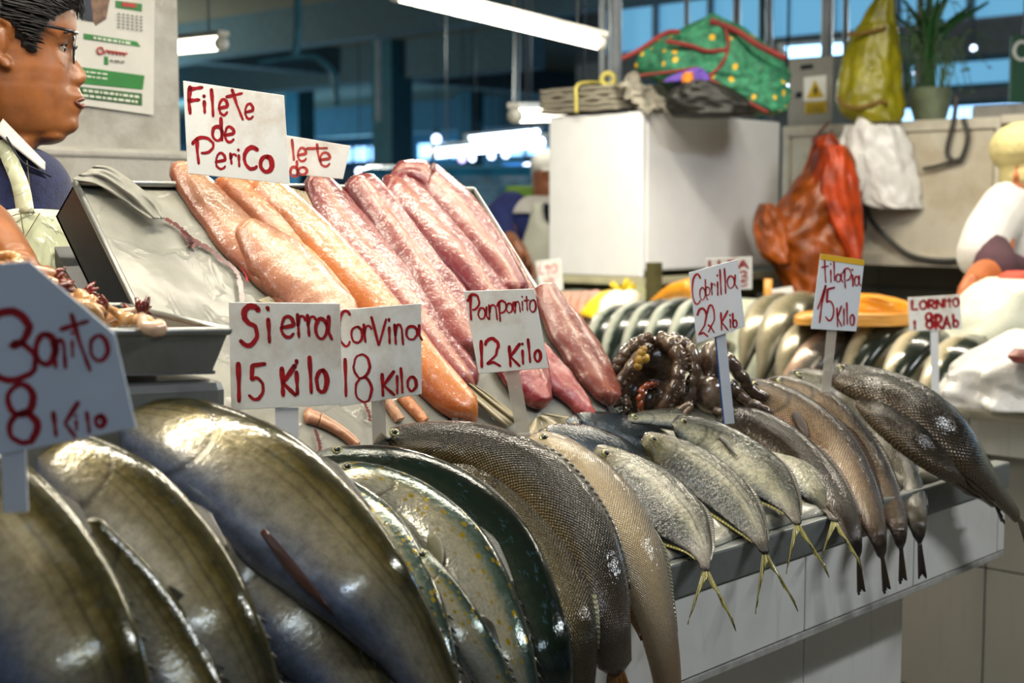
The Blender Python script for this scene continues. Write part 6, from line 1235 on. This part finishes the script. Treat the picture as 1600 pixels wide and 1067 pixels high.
g = MB(); g.ball(plW(110, -57, 54), (6*kW, 3*kW, 3.5*kW), 10, 0, (fwd, lat, np.array([0, 0, 1.]))); g.build('silver_hinge', m_steel, go, True)
m_ew = mat('eye_white', '#b9a894', .3)
for s in (-1, 1):
    e = MB(); e.ball(plW(86, s*33, 76), 11*kW, 14); ey = e.build('eye', m_ew, wm, True)
    e = MB(); e.ball(plW(94, s*34, 77), (4.5*kW, 5*kW, 5*kW), 10, 0, (fwd, lat, np.array([0, 0, 1.]))); e.build('iris', m_eye, ey, True)
e = MB()
for s in (-1, 1): e.tube(cat([plW(103, s*16, 56), plW(104, s*34, 50), plW(94, s*56, 54)], 10), np.array([2.2]*8+[1.6, .8])*kW, 6); e.tube(cat([plW(98, s*20, 71), plW(99, s*34, 68), plW(91, s*48, 73)], 10), 1.8*kW, 6)
e.build('eyebrows', m_hair, wm, True)
e = MB()
for y0, r_ in ((152, 3.2), (163, 4.2)): e.tube(cat([plW(112, -22, 158), plW(122, -12, y0+1), plW(125, 0, y0), plW(122, 12, y0+1), plW(112, 22, 158)], 16), np.sin(np.linspace(.25, PI-.25, 16))*r_*kW, 8)
e.build('lips', mat('lip_brown', '#7a4233', .35), wm, True)
# navy fleece, collar, zip, white shirt collar
rowsT = [(232, -40, 58, .055), (245, -75, 82, .075), (262, -125, 96, .095), (290, -165, 107, .115), (330, -180, 112, .13), (400, -175, 125, .14), (480, -170, 140, .15), (620, -170, 150, .16), (760, -180, 165, .17)]
loft_rows('fleece_jacket', rowsT, dW, .1, m_navy, wm, .025, seed=40, n=48, fr=5)
mb = MB(); limb(mb, [P(-130, 275, dW-.03), P(-150, 330, dW-.06), P(-105, 330, dW-.12)], [.07, .068, .06]); fuse(mb, 'sleeve', m_navy, wm, .006)
G = []
for i in range(14):
    t = i/13; x = -60+75*t; G.append([P(x+10*t, 160+60*t+(1-t)*6, dW-.105+.02*t)*(1-j/5)+P(-20+95*t-40*(1-t), 235+45*t, dW-.09+.0*t)*(j/5) for j in range(6)])
sheet('fleece_collar', G, .006, m_navy, wm)
G = [[P(-8+78*t+j*3*(1-t), 205+62*t-j*(3.2+1.5*(1-t)), dW-.108+.006*j) for j in range(5)] for t in np.linspace(0, 1, 12)]; sheet('shirt_collar', G, .003, m_white, wm)
b = MB(); b.tube(cat([P(10, 214, dW-.112), P(34, 252, dW-.116), P(60, 266, dW-.112), P(80, 276, dW-.103)], 24), .0016, 6); b.build('zip', m_dk, wm, True)
# apron
G = []
def dfront(x, y):
    A_ = np.array([[r[0], r[1], r[2], r[3]] for r in rowsT]); xl, xr_, th = [np.interp(y, A_[:, 0], A_[:, k]) for k in (1, 2, 3)]; u_ = min(.96, abs((x-(xl+xr_)/2)/((xr_-xl)/2))); return dW-th*math.sqrt(1-u_*u_)-.012
for i in range(40):
    row = []
    for j in range(30):
        r = j/29; y = 330+470*i/39; xl = -60-i*2; xr_ = np.interp(y, [330, 345, 400, 470, 560, 800], [112, 118, 150, 196, 200, 200]); x = xl+(xr_-xl)*r; y2 = y+(14*(1-min(1, max(0, (x+60)/85))) if i < 6 else 0)*(1-i/6 if i < 6 else 0)
        row.append(P(x, y2-4*math.sin(r*PI), dfront(min(x, 108+.25*(y-330)*.3), y)+.0045*noise.noise(Vector((r*9, i*.3, 1)))-.01))
    G.append(row)
ap = sheet('apron', G, .003, m_apron, wm)
for pts, wpx in (([(-2, 208), (16, 250), (32, 290), (40, 332)], 13),):
    q = cat([P(x, y, dfront(x, max(236, y))-.016) for x, y in pts], 20); sheet('apron_strap', [[p+RT*s*wpx*kW-FH*.0 for s in (-1, 0, 1)] for p in q], .003, m_apron, ap)
b = MB(); st = mat('brown_stitching', '#7a6a4a', .8)
for pts in ([(32, 333), (38, 372)], [(38, 372), (62, 333)], [(0, 348), (30, 334), (108, 332)], [(42, 250), (50, 330)]): b.tube(cat([P(x, y, dfront(x, max(236, y))-.0215) for x, y in pts], 10), .0008, 5)
b.build('stitching', st, ap)

# generic worker heads for the two people of the stall behind
def place_head(org, fw_, sc):
    la = unit(np.cross(np.array([0, 0, 1.]), fw_)); return lambda x, y, py: org+fw_*(x-18)*sc+la*y*sc+np.array([0, 0, 1.])*(90-py)*sc
m_skin2 = mat('tan_skin', '#9a6446', .45, var=.12, sss=.06, coat=.1); m_cap = mat('white_cap_cloth', '#e4e4de', .8, var=.04, bump=.2, bs=40)
d2 = 5.9
w2 = thing('person', (P(850, 600, d2)[0], P(850, 600, d2)[1], 0), 'worker in white cap and blue sweater half hidden by the white freezer', 'person')
fw2 = unit(RT*.35-FH*.9); org = P(862, 290, d2); s2_ = .00105; pl2 = place_head(org, fw2, s2_)
mb = MB(); head_mesh(mb, pl2, HR+NK, 40)
limb(mb, [P(865, 330, d2), P(868, 420, d2), P(870, 560, d2), P(870, 900, d2)], [.07, .13, .13, .14], 16); limb(mb, [P(860, 800, d2), P(860, 1000, d2)], [.1, .08])
wr2 = P(812, 392, d2-.33); limb(mb, [P(790, 360, d2-.08), P(795, 378, d2-.2), wr2], [.05, .042, .03]); hand(mb, wr2, np.array([0, 0, -.8])+RT*.45-FH*.2, -FH*.3+RT*-.8, -1, 1.0, .8)
fuse(mb, 'body', m_skin2, w2, .007, 3)
mb = MB(); mb.ball(pl2(20, 0, 8), (100*s2_, 86*s2_, 62*s2_), 24, 0, (fw2, unit(np.cross(np.array([0, 0, 1.]), fw2)), np.array([0, 0, 1.]))); mb.ball(pl2(85, 0, 34), (60*s2_, 72*s2_, 8*s2_), 18, 0, (fw2, unit(np.cross(np.array([0, 0, 1.]), fw2)), np.array([0, 0, 1.]))); fuse(mb, 'cap', m_cap, w2, .006, 3)
loft_rows('blue_sweater', [(312, 835, 890, .07), (324, 800, 925, .11), (350, 782, 945, .14), (390, 795, 945, .15), (450, 800, 945, .15), (620, 800, 945, .16)], d2, .1, mat('blue_knit', '#1f2c68', .9, var=.15), w2, .03, seed=50)
mb = MB(); limb(mb, [P(798, 330, d2), P(778, 352, d2-.06), P(792, 380, d2-.18)], [.085, .075, .055]); fuse(mb, 'sleeve', mat('blue_knit_sleeve', '#1f2c68', .9, var=.15), w2, .008)
loft_rows('white_yoke', [(306, 826, 890, .075), (314, 804, 915, .115), (326, 790, 935, .135), (333, 784, 940, .14)], d2-.01, .1, m_white, w2, .02, seed=51)
loft_rows('apron', [(318, 832, 852, .02), (345, 826, 858, .03), (385, 815, 940, .05), (430, 815, 940, .06), (600, 810, 940, .07)], d2-.135, .05, mat('white_apron_vinyl', '#d5d8c8', .4, var=.06, coat=.3), w2, .02, seed=52)
loft_rows('dark_vest_front', [(318, 848, 890, .03), (340, 850, 900, .04), (376, 858, 900, .04)], d2-.14, .04, mat('navy_vest', '#141a34', .9), w2, .02, seed=53)
# worker at the right border, leaning over the white sack
d3 = 4.45
w3 = thing('person', (P(1600, 600, d3)[0], P(1600, 600, d3)[1], 0), 'worker in cream knit cap and white shirt leaning in at the right border', 'person')
fw3 = unit(-RT*.5-FH*.5-np.array([0, 0, .35])); fw3h = unit(np.array([fw3[0], fw3[1], 0])); org3 = P(1612, 262, d3); pl3 = place_head(org3, fw3h, .00104)
mb = MB(); head_mesh(mb, pl3, HR+NK, 40); limb(mb, [P(1625, 310, d3), P(1660, 400, d3), P(1690, 560, d3+.1), P(1690, 900, d3+.1)], [.07, .13, .14, .15], 16)
wr3 = P(1512, 455, d3-.42); limb(mb, [P(1560, 330, d3-.05), P(1552, 420, d3-.25), P(1535, 432, d3-.32), wr3], [.06, .055, .05, .03]); hand(mb, wr3, -RT*.3+np.array([0, 0, -.7])-FH*.2, FH*.2+RT*.6, 1, 1.0, .8); fuse(mb, 'body', mat('orange_tan_skin', '#b0653a', .45, sss=.08), w3, .007, 3)
m_knit = mat('cream_knit', '#c2b680', .95, var=.1, bump=.6, bs=70, bd=.006); mb = MB(); mb.ball(P(1598, 232, d3), (.10, .12, .085), 18, 0, (RT, FH, np.array([0, 0, 1.]))); mb.ball(P(1610, 275, d3), (.095, .11, .075), 18, 0, (RT, FH, np.array([0, 0, 1.]))); fuse(mb, 'knit_cap', m_knit, w3, .006, 2)
loft_rows('white_shirt', [(300, 1590, 1650, .07), (312, 1568, 1700, .11), (345, 1545, 1740, .15), (385, 1525, 1760, .16), (430, 1530, 1760, .17), (600, 1560, 1760, .18)], d3, .1, m_white, w3, .03, seed=60)
mb = MB(); limb(mb, [P(1575, 325, d3-.02), P(1548, 365, d3-.12), P(1535, 398, d3-.2)], [.085, .082, .078]); fuse(mb, 'sleeve', m_white, w3, .008)
mb = MB(); limb(mb, [P(1542, 394, d3-.2), P(1560, 420, d3-.27)], [.07, .066]); limb(mb, [P(1548, 405, d3-.22), P(1600, 430, d3-.2)], [.05, .05]); fuse(mb, 'rolled_cuff', mat('plum_cuff', '#4a3038', .9, var=.15), w3, .008)
tag(loft_rows('red_cloth', [(424, 1575, 1640), (432, 1560, 1660), (440, 1562, 1660)], d3-.45, .06, mat('coral_red_cloth', '#cf4a35', .7, var=.1), None, .05, seed=61), 'coral red cloth on top of the cream sack at the right border', 'cloth')
